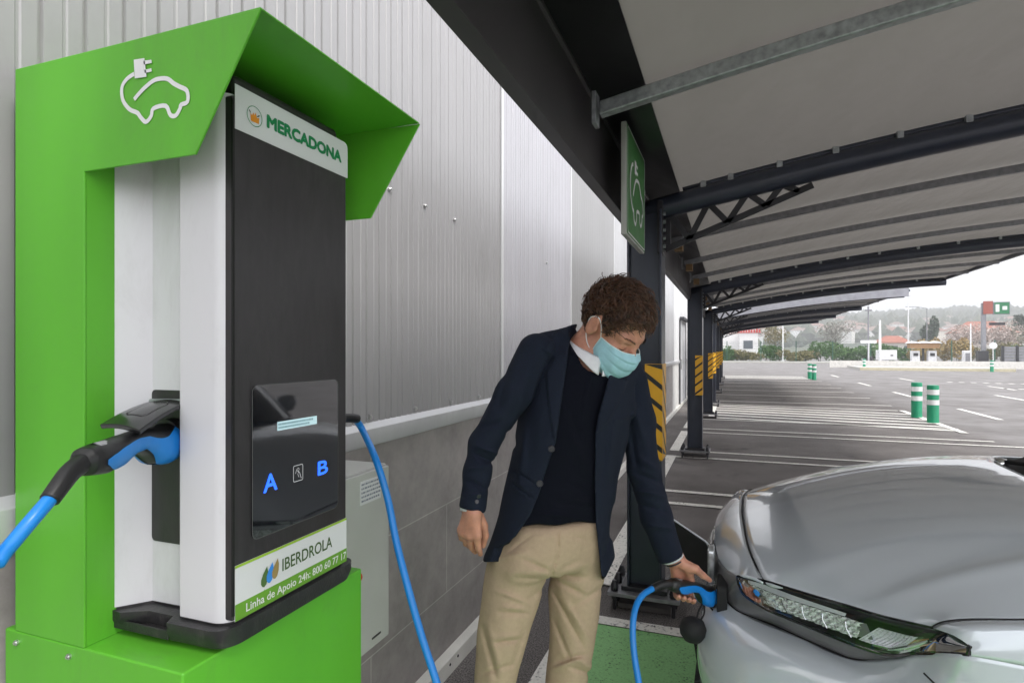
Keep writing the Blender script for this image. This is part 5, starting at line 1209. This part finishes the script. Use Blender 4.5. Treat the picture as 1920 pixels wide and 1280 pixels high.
# head frame
ps, pt = math.radians(44), math.radians(41)
hd = bk * math.cos(ps) + rt * math.sin(ps); HF = hd * math.cos(pt) - up_ * math.sin(pt); HU = hd * math.sin(pt) + up_ * math.cos(pt); HL_ = np.cross(HU, HF)
HC = J(1150, 614, 1.66); HM = np.stack([HF, HL_, HU])          # rows: forward, left, up
toL = lambda p: (p - HC) @ HM.T
toW = lambda q: HC + np.array(q) @ HM
NB = J(1098, 668, 1.70)
def head(p):
    q = toL(p); s = q.copy(); s[:, 1] = np.abs(s[:, 1])
    d = ell(q, (-.012, 0, .033), (.097, .076, .088)); d = smin(d, ell(q, (.028, 0, -.035), (.062, .055, .078)), .03)
    d = smin(d, cap(s, (.002, .050, -.050), (.066, .012, -.098), .013, .015), .028); d = smin(d, ell(q, (.072, 0, -.099), (.016, .018, .015)), .018)
    d = smin(d, cap(s, (.078, .008, .018), (.070, .040, .016), .012, .010), .018)
    d = smin(d, ell(s, (.058, .040, -.032), (.022, .018, .020)), .022)
    d = smax(d, -ell(s, (.098, .031, -.003), (.016, .015, .011)), .012); d = smin(d, ell(s, (.071, .031, -.006), (.0135, .0145, .0125)), .004)
    d = smin(d, cap(q, (.084, 0, .010), (.110, 0, -.030), .0065, .0095), .010); d = smin(d, ell(s, (.100, .011, -.034), (.010, .007, .007)), .005)
    d = smin(d, cap(q, (.086, -.018, -.068), (.086, .018, -.068), .008, .008), .012)
    e = ell(s - np.array([0, 0, 0]), (-.012, .080, -.004), (.019, .006, .032)); e = smax(e, -ell(s, (-.006, .088, -.002), (.010, .006, .020)), .004)
    d = smin(d, e, .006); d = smin(d, ell(s, (.004, .079, -.008), (.005, .006, .007)), .003)
    return d
def finger(p, pts, r, k=.004):
    return chain(p, pts, np.linspace(r, r * .78, len(pts)), k)
# right hand (hanging, half curled)
RW = J(885, 950, 1.565)
def right_hand(p):
    d = cap(p, J(889, 915, 1.578), RW, .024, .0235)
    kn = [J(865, 993, 1.575), J(872, 1000, 1.563), J(882, 1004, 1.552), J(895, 1003, 1.545)]
    for i, k in enumerate(kn): d = smin(d, cap(p, J(879 + 4 * i, 962, 1.57 - .008 * i), k, .0165, .0115), .014)
    mid = [J(866, 1008, 1.600), J(874, 1018, 1.592), J(884, 1025, 1.582), J(897, 1026, 1.560)]; tip = [J(877, 1014, 1.622), J(884, 1025, 1.618), J(891, 1034, 1.606), J(901, 1038, 1.585)]
    f = None
    for a, b, c in zip(kn, mid, tip):
        e = chain(p, [a, (a + b) / 2 - rt * .001, b, (b + c) / 2, c], [.0105, .0095, .0088, .0080, .0072], .003); f = e if f is None else smin(f, e, .0012)
    d = smin(d, f, .007); d = smin(d, chain(p, [J(898, 968, 1.572), J(907, 985, 1.578), J(910, 1004, 1.585), J(906, 1022, 1.592)], [.0145, .0115, .0098, .0080], .004), .008)
    return d
# left hand over the connector
LW = J(1263, 1047, 1.79)
TIP2 = np.array([-.058, 1.965, .672]); BCK2 = J(1256, 1094, 1.755); AX = (TIP2 - BCK2) / np.linalg.norm(TIP2 - BCK2)
def along(t, du, dd): return BCK2 + (TIP2 - BCK2) * t + up_ * du + (-bk) * dd
def left_hand(p):
    d = cap(p, J(1245, 1020, 1.79), LW, .027, .0245); kn = []
    kp = [along(.20, .014, .034), along(.33, .017, .036), along(.45, .018, .035), along(.56, .017, .030)]
    for i, k in enumerate(kp): d = smin(d, cap(p, LW + rt * (.004 * i) + up_ * (.003 * i), k, .0165, .0125), .014)
    f = None
    for i, k in enumerate(kp):
        t = (.20, .33, .45, .56)[i]; q1 = along(t - .01, -.018, .036); q2 = along(t - .02, -.034, .014); q3 = along(t - .03, -.031, -.008); q4 = along(t - .03, -.024, -.020)
        e = chain(p, [k, (k + q1) / 2 + (-bk) * .006, q1, q2, q3, q4], [.0115, .0105, .0098, .0092, .0085, .0072], .003); f = e if f is None else smin(f, e, .0012)
    d = smin(d, f, .007)
    d = smin(d, chain(p, [J(1283, 1058, 1.775), J(1304, 1066, 1.77), J(1318, 1078, 1.785), J(1331, 1087, 1.80)], [.0165, .0125, .0100, .0075], .005), .012)
    return smin(d, cap(p, J(1290, 1064, 1.78), along(.52, .020, .012), .015, .013), .012)
SR, ER = J(1003, 668, 1.60), J(908, 835, 1.60)
SLf, EL = J(1176, 716, 1.77), J(1206, 885, 1.79)
PV = J(1040, 1000, 1.71); HR, HLf = J(985, 1020, 1.69), J(1085, 1025, 1.745); KR, KL = J(926, 1305, 1.66), J(1056, 1305, 1.73)
AR = np.array([KR[0] - .03, KR[1] + .02, .09]); AL = np.array([KL[0] - .01, KL[1] + .03, .09])
SLR = [J(1006, 658, 1.62), J(965, 738, 1.60), J(908, 832, 1.60), J(895, 887, 1.59), J(886, 940, 1.57)]
SLL = [J(1180, 712, 1.77), J(1196, 790, 1.78), J(1207, 880, 1.785), J(1230, 968, 1.79), J(1256, 1036, 1.79)]
RLP = [J(985, 1010, 1.70), J(968, 1077, 1.69), J(952, 1150, 1.675), J(929, 1277, 1.66), KR - up_ * .05, AR]
LLP = [J(1088, 1010, 1.74), J(1079, 1080, 1.745), J(1077, 1130, 1.745), J(1062, 1277, 1.74), KL - up_ * .05, AL]
def body_sdf(p):
    d = lazy(p, HC, .20, head); d = smin(d, cap(p, toW((-.030, 0, -.045)), NB, .052, .056), .02)
    d = smin(d, chain(p, [NB, J(1080, 760, 1.72), J(1050, 880, 1.72), PV], [.06, .085, .085, .09], .04), .03)
    d = smin(d, chain(p, [J(1060, 700, 1.68)] + SLR + [RW], [.05, .028, .028, .024, .022, .022, .022], .01), .015)
    d = smin(d, chain(p, [J(1130, 720, 1.74)] + SLL, [.05, .030, .030, .027, .025, .024], .01), .015)
    d = smin(d, chain(p, [PV] + RLP, [.07, .055, .05, .045, .036, .034, .03], .02), .02); d = smin(d, chain(p, [PV] + LLP, [.07, .055, .048, .042, .036, .034, .03], .02), .02)
    for a in (AR, AL): d = smin(d, cap(p, a, a + fr * .13 - up_ * .05, .028, .022), .02)
    return smin(smin(d, lazy(p, J(885, 990, 1.58), .15, right_hand), .006), lazy(p, J(1285, 1075, 1.80), .19, left_hand), .006)
P_, q_ = sdf_mesh(body_sdf, (-1.05, 1.15, -.02), (.12, 2.15, 1.66), .0034, relax=1); body_o = np_obj(P_, q_, 'body', m_skin, per)
# trousers
def leg_rows(L, de): return [(onD(u, v, d).z, onD(u, v, d).x, onD(u, v, d).y, w_, b) for (u, v, d, w_, b) in L]
RL = leg_rows([(990, 1000, 1.70, .085, .105), (968, 1077, 1.69, .086, .090), (951, 1150, 1.675, .074, .080), (938, 1208, 1.67, .062, .072), (928, 1277, 1.66, .052, .064)], 0) + [(KR[2] - .05, KR[0] - .003, KR[1], .054, .066), (.3, AR[0], AR[1], .052, .064), (.08, AR[0], AR[1], .056, .07), (.03, AR[0], AR[1] - .01, .058, .078)]
LL = leg_rows([(1088, 1000, 1.73, .070, .078), (1079, 1080, 1.745, .076, .086), (1077, 1130, 1.745, .066, .080), (1073, 1192, 1.745, .058, .072), (1062, 1277, 1.74, .053, .064)], 0) + [(KL[2] - .05, KL[0] - .003, KL[1], .054, .066), (.3, AL[0], AL[1], .052, .064), (.08, AL[0], AL[1], .056, .07), (.03, AL[0], AL[1] - .01, .058, .078)]
PEL = leg_rows([(1052, 962, 1.715, .155, .110), (1048, 985, 1.715, .162, .114), (1040, 1010, 1.715, .172, .118), (1034, 1040, 1.715, .174, .116), (1030, 1062, 1.715, .165, .10)], 0)
TF = [(1047, 990, 1046, 1045, 1.6, -.006), (1046, 1040, 1032, 1084, 2.2, -.008), (1040, 1075, 985, 1050, 5, -.007), (1036, 1082, 968, 1083, 6, -.006), (1033, 1088, 990, 1125, 6, -.006), (1045, 1072, 1085, 1050, 5, -.006), (1046, 1078, 1100, 1082, 5, -.007), (1040, 1085, 1095, 1115, 5, -.009), (1038, 1095, 1062, 1130, 4, -.004),
      (925, 1105, 990, 1130, 4, .006), (940, 1137, 985, 1142, 4, .006), (935, 1148, 990, 1150, 4, -.006), (925, 1205, 975, 1198, 3.5, -.008), (925, 1196, 970, 1190, 5, .005), (905, 1175, 930, 1270, 5, -.009), (915, 1170, 940, 1260, 6, .005), (1038, 1110, 1095, 1215, 4, -.010), (1050, 1110, 1105, 1200, 5, .008), (1038, 1160, 1070, 1240, 4, -.008), (1045, 1240, 1100, 1225, 4, -.008), (1035, 1255, 1085, 1235, 4, .008), (1070, 1250, 1105, 1262, 4, -.008), (1085, 1236, 1108, 1250, 6, .009), (905, 1262, 960, 1245, 4, -.006), (960, 1250, 985, 1180, 4, -.005), (1000, 1000, 960, 1030, 2, -.004), (985, 1035, 925, 1050, 5, .004), (1130, 1100, 1070, 1140, 5, -.006), (1060, 1000, 1110, 1015, 4, -.003)]
def trous(p):
    a = sect(p, RL, lat, fr); b = sect(p, LL, lat, fr); d = smin(smin(a, b, .012), sect(p, PEL, lat, fr), .022)
    low = np.clip((.5 - p[:, 2]) / .3, 0, 1)
    dt = lambda q: folds(q, TF) + .0022 * wav(q, 28, 3) + .004 * np.clip((.5 - q[:, 2]) / .3, 0, 1) * np.sin(q[:, 2] * 70 + 4 * wav(q, 8, 5))
    return detail(d, p, dt) * .9
P_, q_ = sdf_mesh(trous, (-1.0, 1.2, .01), (-.1, 2.1, 1.02), .0045, relax=1); tro = np_obj(P_, q_, 'trousers', m_trous, per)
# jumper
TOR = leg_rows([(1104, 640, 1.715, .105, .070), (1100, 665, 1.715, .160, .090), (1095, 700, 1.715, .182, .105), (1088, 760, 1.71, .190, .118), (1072, 830, 1.71, .183, .120), (1056, 900, 1.71, .180, .120), (1045, 960, 1.71, .184, .128), (1036, 1010, 1.71, .193, .138), (1032, 1035, 1.71, .203, .146)], 0)
def jumper(p):
    T = [(z, x, y, a - .012, b - .013) for z, x, y, a, b in TOR]; d = sect(p, T, lat, fr); u, v = prj(p)
    hem = v - (982 - (u - 1050) * .06 + 2 * np.sin(u * .08)); d = smax(d, hem / 640, .006)
    neck = cap(p, J(1108, 668, 1.66), J(1135, 600, 1.62), .060, .08); d = smax(d, -neck, .006)
    F_ = [(1060, 900, 1110, 935, 5, -.004), (1040, 940, 1110, 950, 5, -.004), (1010, 960, 1080, 970, 4, .005), (1070, 800, 1100, 880, 6, .004), (1062, 740, 1085, 830, 6, -.004), (1110, 700, 1095, 780, 6, .004)]
    return detail(d, p, lambda q: folds(q, F_) + .0012 * wav(q, 30, 8)) * .9
P_, q_ = sdf_mesh(jumper, (-1.0, 1.3, .85), (-.1, 2.0, 1.5), .0045, relax=1); np_obj(P_, q_, 'jumper', m_sweat, per)
# blazer
OPEN = [(1086, 600), (1067, 650), (1060, 703), (1051, 765), (1042, 831), (1026, 875), (1012, 922), (995, 964), (967, 1005), (940, 1026), (915, 1075), (1000, 1110), (1131, 1100), (1127, 1075), (1117, 980), (1115, 900), (1116, 812), (1121, 781), (1133, 737), (1146, 690), (1165, 660), (1180, 600)]
LAP1 = [(1078, 608), (1067, 650), (1060, 703), (1051, 765), (1041, 829), (1033, 790), (1027, 740), (1023, 690), (1040, 672), (1018, 655), (1046, 618)]
LAP2 = [(1146, 690), (1133, 737), (1121, 781), (1116, 815), (1140, 790), (1165, 745), (1178, 712), (1160, 706), (1170, 690), (1160, 672)]
JF = [(952, 700, 935, 760, 7, -.004), (905, 800, 940, 790, 5, -.005), (893, 835, 930, 850, 4, .006), (890, 850, 925, 868, 4, -.006), (880, 880, 915, 872, 4, .005), (876, 900, 912, 915, 4, -.005), (870, 930, 908, 925, 4, .004), (1000, 690, 985, 760, 7, -.004), (985, 800, 975, 900, 8, .004), (960, 880, 1000, 905, 2, -.003),
      (1200, 860, 1232, 880, 5, .006), (1190, 885, 1238, 905, 5, -.006), (1195, 920, 1245, 930, 5, .006), (1200, 945, 1252, 960, 5, -.005), (1215, 985, 1262, 990, 5, .005), (1190, 760, 1215, 850, 7, .004), (1180, 780, 1195, 880, 5, -.005), (1150, 800, 1140, 900, 7, .004), (1150, 950, 1135, 1040, 7, -.005), (944, 800, 970, 840, 6, -.004), (1100, 690, 1030, 640, 0.1, 0), (960, 905, 1000, 935, 2, -.0035)]
HEM = [(700, 900), (905, 1000), (908, 1012), (918, 1024), (935, 1027), (955, 1018), (1000, 980), (1060, 960), (1110, 1000), (1124, 1062), (1129, 1087), (1136, 1080), (1150, 1052), (1160, 1030), (1400, 1000)]
def blazer(p):
    u, v = prj(p)
    T = [(z, x, y, a, b) for z, x, y, a, b in TOR]; z9 = onD(1030, 1090, 1.71); T.append((z9.z, z9.x + .005, z9.y, .212, .154))
    d = sect(p, T, lat, fr)
    # shoulders: slopes from collar to padded ends
    d = smin(d, cap(p, J(1070, 640, 1.70), J(1006, 650, 1.63), .040, .036), .035); d = smin(d, cap(p, J(1140, 680, 1.75), J(1178, 700, 1.77), .045, .042), .035)
    d = smin(d, cap(p, J(1085, 630, 1.73), J(1120, 640, 1.75), .035, .035), .03)
    aR = chain(p, [J(1006, 658, 1.62), J(965, 738, 1.60), J(908, 832, 1.60), J(895, 887, 1.59), J(886, 946, 1.57)], [.050, .050, .0385, .037, .0375], .02)
    aR = smax(aR, (v - (957 + (u - 885) * .18)) / 680, .004)
    aL = chain(p, [J(1180, 712, 1.77), J(1196, 790, 1.78), J(1207, 880, 1.785), J(1230, 968, 1.79), J(1258, 1044, 1.79)], [.052, .050, .046, .045, .040], .02)
    wd_ = (J(1262, 1050, 1.79) - J(1222, 955, 1.79)); wd_ /= np.linalg.norm(wd_); aL = smax(aL, (p - J(1260, 1044, 1.79)) @ wd_, .004)
    hemv = np.interp(u, [a for a, b in HEM], [b for a, b in HEM]); frontness = ((p - np.array(onD(1040, 900, 1.71))) @ fr)
    hem_all = np.where(frontness > -.02, hemv, 1052); t = sect(p, T, lat, fr)
    d = smax(d, (v - hem_all) / 640, .004)
    d0 = d.copy(); d = smin(d, aR, .014); d = smin(d, aL, .018)
    # crease where sleeves meet the body
    d = d + .006 * np.exp(-((aR - d0) / .006) ** 2) * (v < 790) + .005 * np.exp(-((aL - d0) / .006) ** 2) * (v < 860)
    def dt(q):
        u, v = prj(q); l1 = np.clip(-poly2d(u, v, LAP1) / 1.2 + .5, 0, 1); l2 = np.clip(-poly2d(u, v, LAP2) / 1.2 + .5, 0, 1); fz = ((q - np.array(onD(1040, 900, 1.71))) @ fr) > 0
        pk = np.clip(-poly2d(u, v, [(1151, 786), (1192, 771), (1193, 779), (1152, 795)]) / 1.2 + .5, 0, 1); pk2 = np.clip(-poly2d(u, v, [(936, 884), (992, 912), (988, 932), (930, 903)]) / 1.2 + .5, 0, 1)
        return 1.7 * folds(q, JF) + .0022 * wav(q, 26, 12) + .0055 * fz * np.maximum(l1, l2) + .003 * fz * np.maximum(pk, pk2)
    d = detail(d, p, dt)
    # front opening, only as deep as the cloth
    op = poly2d(u, v, OPEN) / 640; nk = cap(p, J(1105, 668, 1.67), J(1140, 590, 1.62), .068, .10)
    cut = smax(op, -(d + .028), .004); cut = np.where(frontness > .0, cut, .05)
    d = smax(d, -cut, .004); d = smax(d, -nk, .006)
    # hollow lower skirt so that it hangs round the trousers
    return d * .85
P_, q_ = biggest(*sdf_mesh(blazer, (-1.05, 1.15, .74), (.05, 2.05, 1.56), .0040, relax=1)); bl = np_obj(P_, q_, 'blazer', m_jacket, per)
from mathutils.bvhtree import BVHTree
bvh = BVHTree.FromPolygons(P_.tolist(), q_.tolist())
def hitb(u, v, b=bvh): loc, no, i, dd = b.ray_cast(Vector((0, 0, CH)), Vector(ray(u, v)).normalized()); return (loc, no)
m_btn = mat('dark_button', (.03, .03, .035), .3, var=.2, scale=200)
for (u, v) in ((1034, 841), (1012, 906)):
    L_, N_ = hitb(u, v)
    if L_: MB().tube([L_ - N_ * .001, L_ + N_ * .0028], [.0095, .0085], 16).build('button', m_btn, bl, angle=40); 
for (u, v) in ((894, 940), (898, 930)):
    L_, N_ = hitb(u, v)
    if L_: MB().tube([L_ - N_ * .001, L_ + N_ * .002], [.006, .005], 12).build('button', m_btn, bl, angle=40)
# shirt collar and cuffs
CN = J(1104, 662, 1.675); cax = toW((-.03, 0, -.03)) - NB; cax = cax / np.linalg.norm(cax); cax = (cax + np.array([0, 0, .35])); cax /= np.linalg.norm(cax)
cfr = fr * .75 + hd * .25; cfr = cfr - cax * (cfr @ cax); cfr /= np.linalg.norm(cfr); clt = np.cross(cax, cfr)
def col_pt(a, t):
    """a = angle from the front opening, t = 0 base .. 1 fold .. 2 leaf edge"""
    rb = .0635; x = math.cos(a); y = math.sin(a); fw_ = (1 + x) / 2
    if t <= 1: r = rb - .004 * t; z = -.012 + .028 * t - .014 * fw_ * t
    else: r = rb - .004 + (t - 1) * (.008 + .008 * fw_ ** 3); z = .016 - .014 * fw_ - (t - 1) * (.016 + .030 * fw_ ** 5)
    return CN + cfr * (x * r * 1.02) + clt * (y * r) + cax * z
cm_ = MB().grid(lambda a, t: tuple(col_pt(.10 + (2 * math.pi - .20) * a, t * 2)), 60, 13); cm_.build('shirt_collar', m_shirt, per, smooth=True, solid=.0022)
for c, a, r in ((J(885, 953, 1.57), J(887, 930, 1.575), .0305), (J(1260, 1043, 1.79), J(1245, 1012, 1.79), .034)):
    ax = (Vector(a) - Vector(c)).normalized(); MB().tube([Vector(c) - ax * .006, Vector(a)], r, 26, cap=False).build('shirt_cuff', m_shirt, per, smooth=True, solid=.002)
# hands' wrist strap (dark bracelet on the left wrist)
cL = J(1264, 1051, 1.79); axl = (J(1245, 1012, 1.79) - cL); axl /= np.linalg.norm(axl); e1 = np.cross(axl, up_); e1 /= np.linalg.norm(e1); e2 = np.cross(axl, e1)
MB().tube([tuple(cL + e1 * .0285 * math.cos(a) + e2 * .0285 * math.sin(a)) for a in np.linspace(0, 2 * math.pi, 33)], .0022, 6).build('bracelet', m_btn, per, smooth=True)
# mask
def mask_pt(s, t, o=0):
    s = s * 2 - 1
    x0 = np.interp(t, [0, .12, .35, .6, .85, 1], [.080, .100, .112, .119, .118, .100]); z0 = np.interp(t, [0, .12, .35, .6, .85, 1], [-.117, -.108, -.082, -.052, -.026, -.010])
    a = abs(s); xs_ = .022; zs = -.070 + .052 * t
    k = a ** 2.2; x = x0 * (1 - k) + xs_ * k; y = (.0605 + .003 * math.sin(math.pi * t)) * math.sin(s * math.pi / 2) ** 1 if True else 0
    z = z0 * (1 - a ** 1.6) + zs * a ** 1.6
    pl_ = (.0042 * abs(math.sin(t * 11.5 + .3)) ** .5 + .0008 * math.sin(s * 17 + t * 9)) * (1 - a ** 6); return tuple(toW((x + pl_ + o, y * (1 + .03), z)))
mk = MB().grid(mask_pt, 44, 40).build('face_mask', m_mask, per, smooth=True, solid=.0015, off=0)
ed = MB(); 
for t in (0, 1): ed.tube([mask_pt(s, t, .001) for s in np.linspace(0, 1, 30)], .0016, 6)
for s in (0, 1): ed.tube([mask_pt(s, t, .001) for t in np.linspace(0, 1, 12)], .0014, 6)
ed.build('mask_edge', mat('mask_edge', (.62, .74, .76), .7), mk)
for s in (0, 1):
    y = .083 * (1 if s else -1)
    MB().tube(smoothpath([mask_pt(s, .97), tuple(toW((.010, y * .92, .012))), tuple(toW((-.008, y, .026))), tuple(toW((-.030, y * .98, .008))), tuple(toW((-.022, y * .95, -.026))), tuple(toW((-.004, y * .91, -.050))), tuple(toW((.012, y * .84, -.062))), mask_pt(s, .05, .001)], 6), .0014, 6).build('ear_loop', mat('white_elastic', (.75, .75, .75), .7), mk)
# hair
def hairline(q):       # positive where hair grows
    x, y, z = q[..., 0], np.abs(q[..., 1]), q[..., 2]
    lim = np.interp(x, [-.12, -.06, -.030, -.005, .012, .030, .045, .060, .075, .1], [-.062, -.055, -.020, .034, .006, -.002, .036, .060, .066, .068])
    lim = np.where((x > .03) & (y < .045), np.maximum(lim, .064 - y * .1), lim); return z - lim
def capf(p):
    q = toL(p); d = ell(q, (-.012, 0, .035), (.1015, .0805, .0935)) - .003 * wav(q, 70, 2) - .004 * wav(q, 150, 4); return smax(d, -(hairline(q)) * .8, .006)
P_, q_ = sdf_mesh(capf, tuple(HC - .17), tuple(HC + .17), .0035, relax=1); hr = np_obj(P_, q_, 'hair', m_hair, per)
g = np.random.default_rng(9); SM = MB(); cnt = 0
while cnt < 3400:
    dn = g.normal(size=3); dn /= np.linalg.norm(dn); root = np.array([-.012, 0, .035]) + dn * np.array([.102, .081, .094])
    if hairline(root) < g.uniform(-.004, .004): continue
    if abs(root[1]) > .055 and -.040 < root[0] < .016 and root[2] < .042: continue
    cnt += 1; nn = dn / np.array([.1, .08, .09]); nn /= np.linalg.norm(nn)
    comb = np.array([.9, 0, .1]) + g.normal(size=3) * .55; comb -= nn * (comb @ nn); comb /= np.linalg.norm(comb); sidev = np.cross(nn, comb)
    L_ = g.uniform(.018, .038) * (1.0 if root[2] > .03 else .6); w_ = g.uniform(0, 6.28); cu = g.uniform(.003, .008); lift = g.uniform(.10, .55); fq = g.uniform(2.5, 5)
    if g.uniform() < .14 and root[2] > .075 and root[0] < .05: L_ *= 1.2; cu *= 1.5; lift += .28
    pts = []
    for k in range(7):
        t = k / 6; pts.append(toW(root + comb * (L_ * t) + nn * (L_ * lift * math.sin(t * 2.2) * .55 + .002) + sidev * (cu * math.sin(w_ + fq * t)) + nn * cu * .6 * math.cos(w_ + fq * t)))
    SM.tube(pts, [.0011, .0013, .0013, .0012, .0010, .0008, .0004], 3, cap=False)
SM.build('hair_strands', m_hair2, hr, smooth=True, fixn=False)
for s in (1, -1):
    eb = MB()
    for k in range(46):
        t = k / 45; y = s * (.012 + .036 * t); x = .094 - .020 * t ** 1.6 + g.uniform(-.001, .001); z = .018 + .006 * math.sin(t * 2.4) + g.uniform(-.002, .002)
        eb.tube([toW((x, y, z)), toW((x + .002, y + s * .007, z + .002))], [.0009, .0003], 3, cap=False)
    eb.build('eyebrow', m_hair, per)
    ls = MB(); ls.tube([toW((.0835 - .0055 * abs(a) ** 2, s * (.031 + .0125 * a), -.0115 - .001 * a * a)) for a in np.linspace(-1, 1, 9)], .0009, 4); ls.build('eyelashes', m_hair, per)
for a in (AR, AL):
    ftv = Vector(a + fr * .05); s_ = MB(); prof = []
    sh = lambda p, a=a: smin(smax(cap(p, a + fr * .13 - up_ * .048, a - fr * .05 - up_ * .048, .040, .036), -(p[:, 2] - .012), .004), cap(p, a - up_ * .02, a + fr * .05 - up_ * .035, .042, .040), .02)
    P_, q_ = sdf_mesh(sh, tuple(a - np.array([.3, .3, .1])), tuple(a + .3), .006, relax=2); so_ = np_obj(P_, q_, 'shoe', mat('brown_leather', (.06, .025, .012), .35, var=.2, coat=.3), per)
# ------------------------------------------------------------------ cable from the charger's far socket to the car
cc = thing('charging_cable', 'blue charging cable hanging from the charger right side, its plug held at the silver car', 'cable', tuple(SKB), 0, 'blue charging cables')
ob2, e2_ = connector(cc, TIP2, BCK2, (0, 0, 1), sc=.90, boot=[onD(1247, 1094, 1.745), onD(1236, 1097, 1.735), onD(1223, 1103, 1.72)])
tb_ = Vector((SKB.x, SKB.y + .012, SKB.z)); bb = Vector((SKB.x + .01, SKB.y + .19, SKB.z - .015)); ob3, e3_ = connector(cc, tb_, bb, (0, 0, 1), sc=.80)
dd2 = (Vector(e2_) - Vector(TIP2)).normalized(); dd3 = (bb - tb_).normalized()
pth = [e3_, e3_ + dd3 * .03 + Vector((0, 0, -.03)), onD(705, 862, 1.44), onD(727, 935, 1.42), onD(742, 1010, 1.40), onD(762, 1090, 1.37), onD(790, 1190, 1.34), onD(819, 1280, 1.31), onD(846, 1380, 1.27), onD(868, 1500, 1.22), (-.52, 1.0, .20), (-.48, .98, .05), (-.38, 1.03, .014), (-.15, 1.12, .014), (.02, 1.2, .05), onD(1215, 1360, 1.50), onD(1198, 1280, 1.56), onD(1188, 1215, 1.60), onD(1187, 1165, 1.63), onD(1194, 1132, 1.66), onD(1207, 1113, 1.69), e2_]
MB().tube(smoothpath(pth, 10), .0088, 14).build('cable', m_cable, cc, smooth=True)
# ------------------------------------------------------------------ air
hv = bpy.data.materials.new('haze'); hv.use_nodes = True; n = hv.node_tree.nodes; l = hv.node_tree.links; n.remove(n['Principled BSDF'])
pv_ = n.new('ShaderNodeVolumePrincipled'); pv_.inputs['Color'].default_value = (.97, .98, 1.0, 1); pv_.inputs['Density'].default_value = .0016; pv_.inputs['Anisotropy'].default_value = .2
l.new(pv_.outputs[0], n['Material Output'].inputs['Volume'])
tag(MB().box(-900, 1900, -80, 1300, -15, 150).build('haze', hv), kind='stuff')
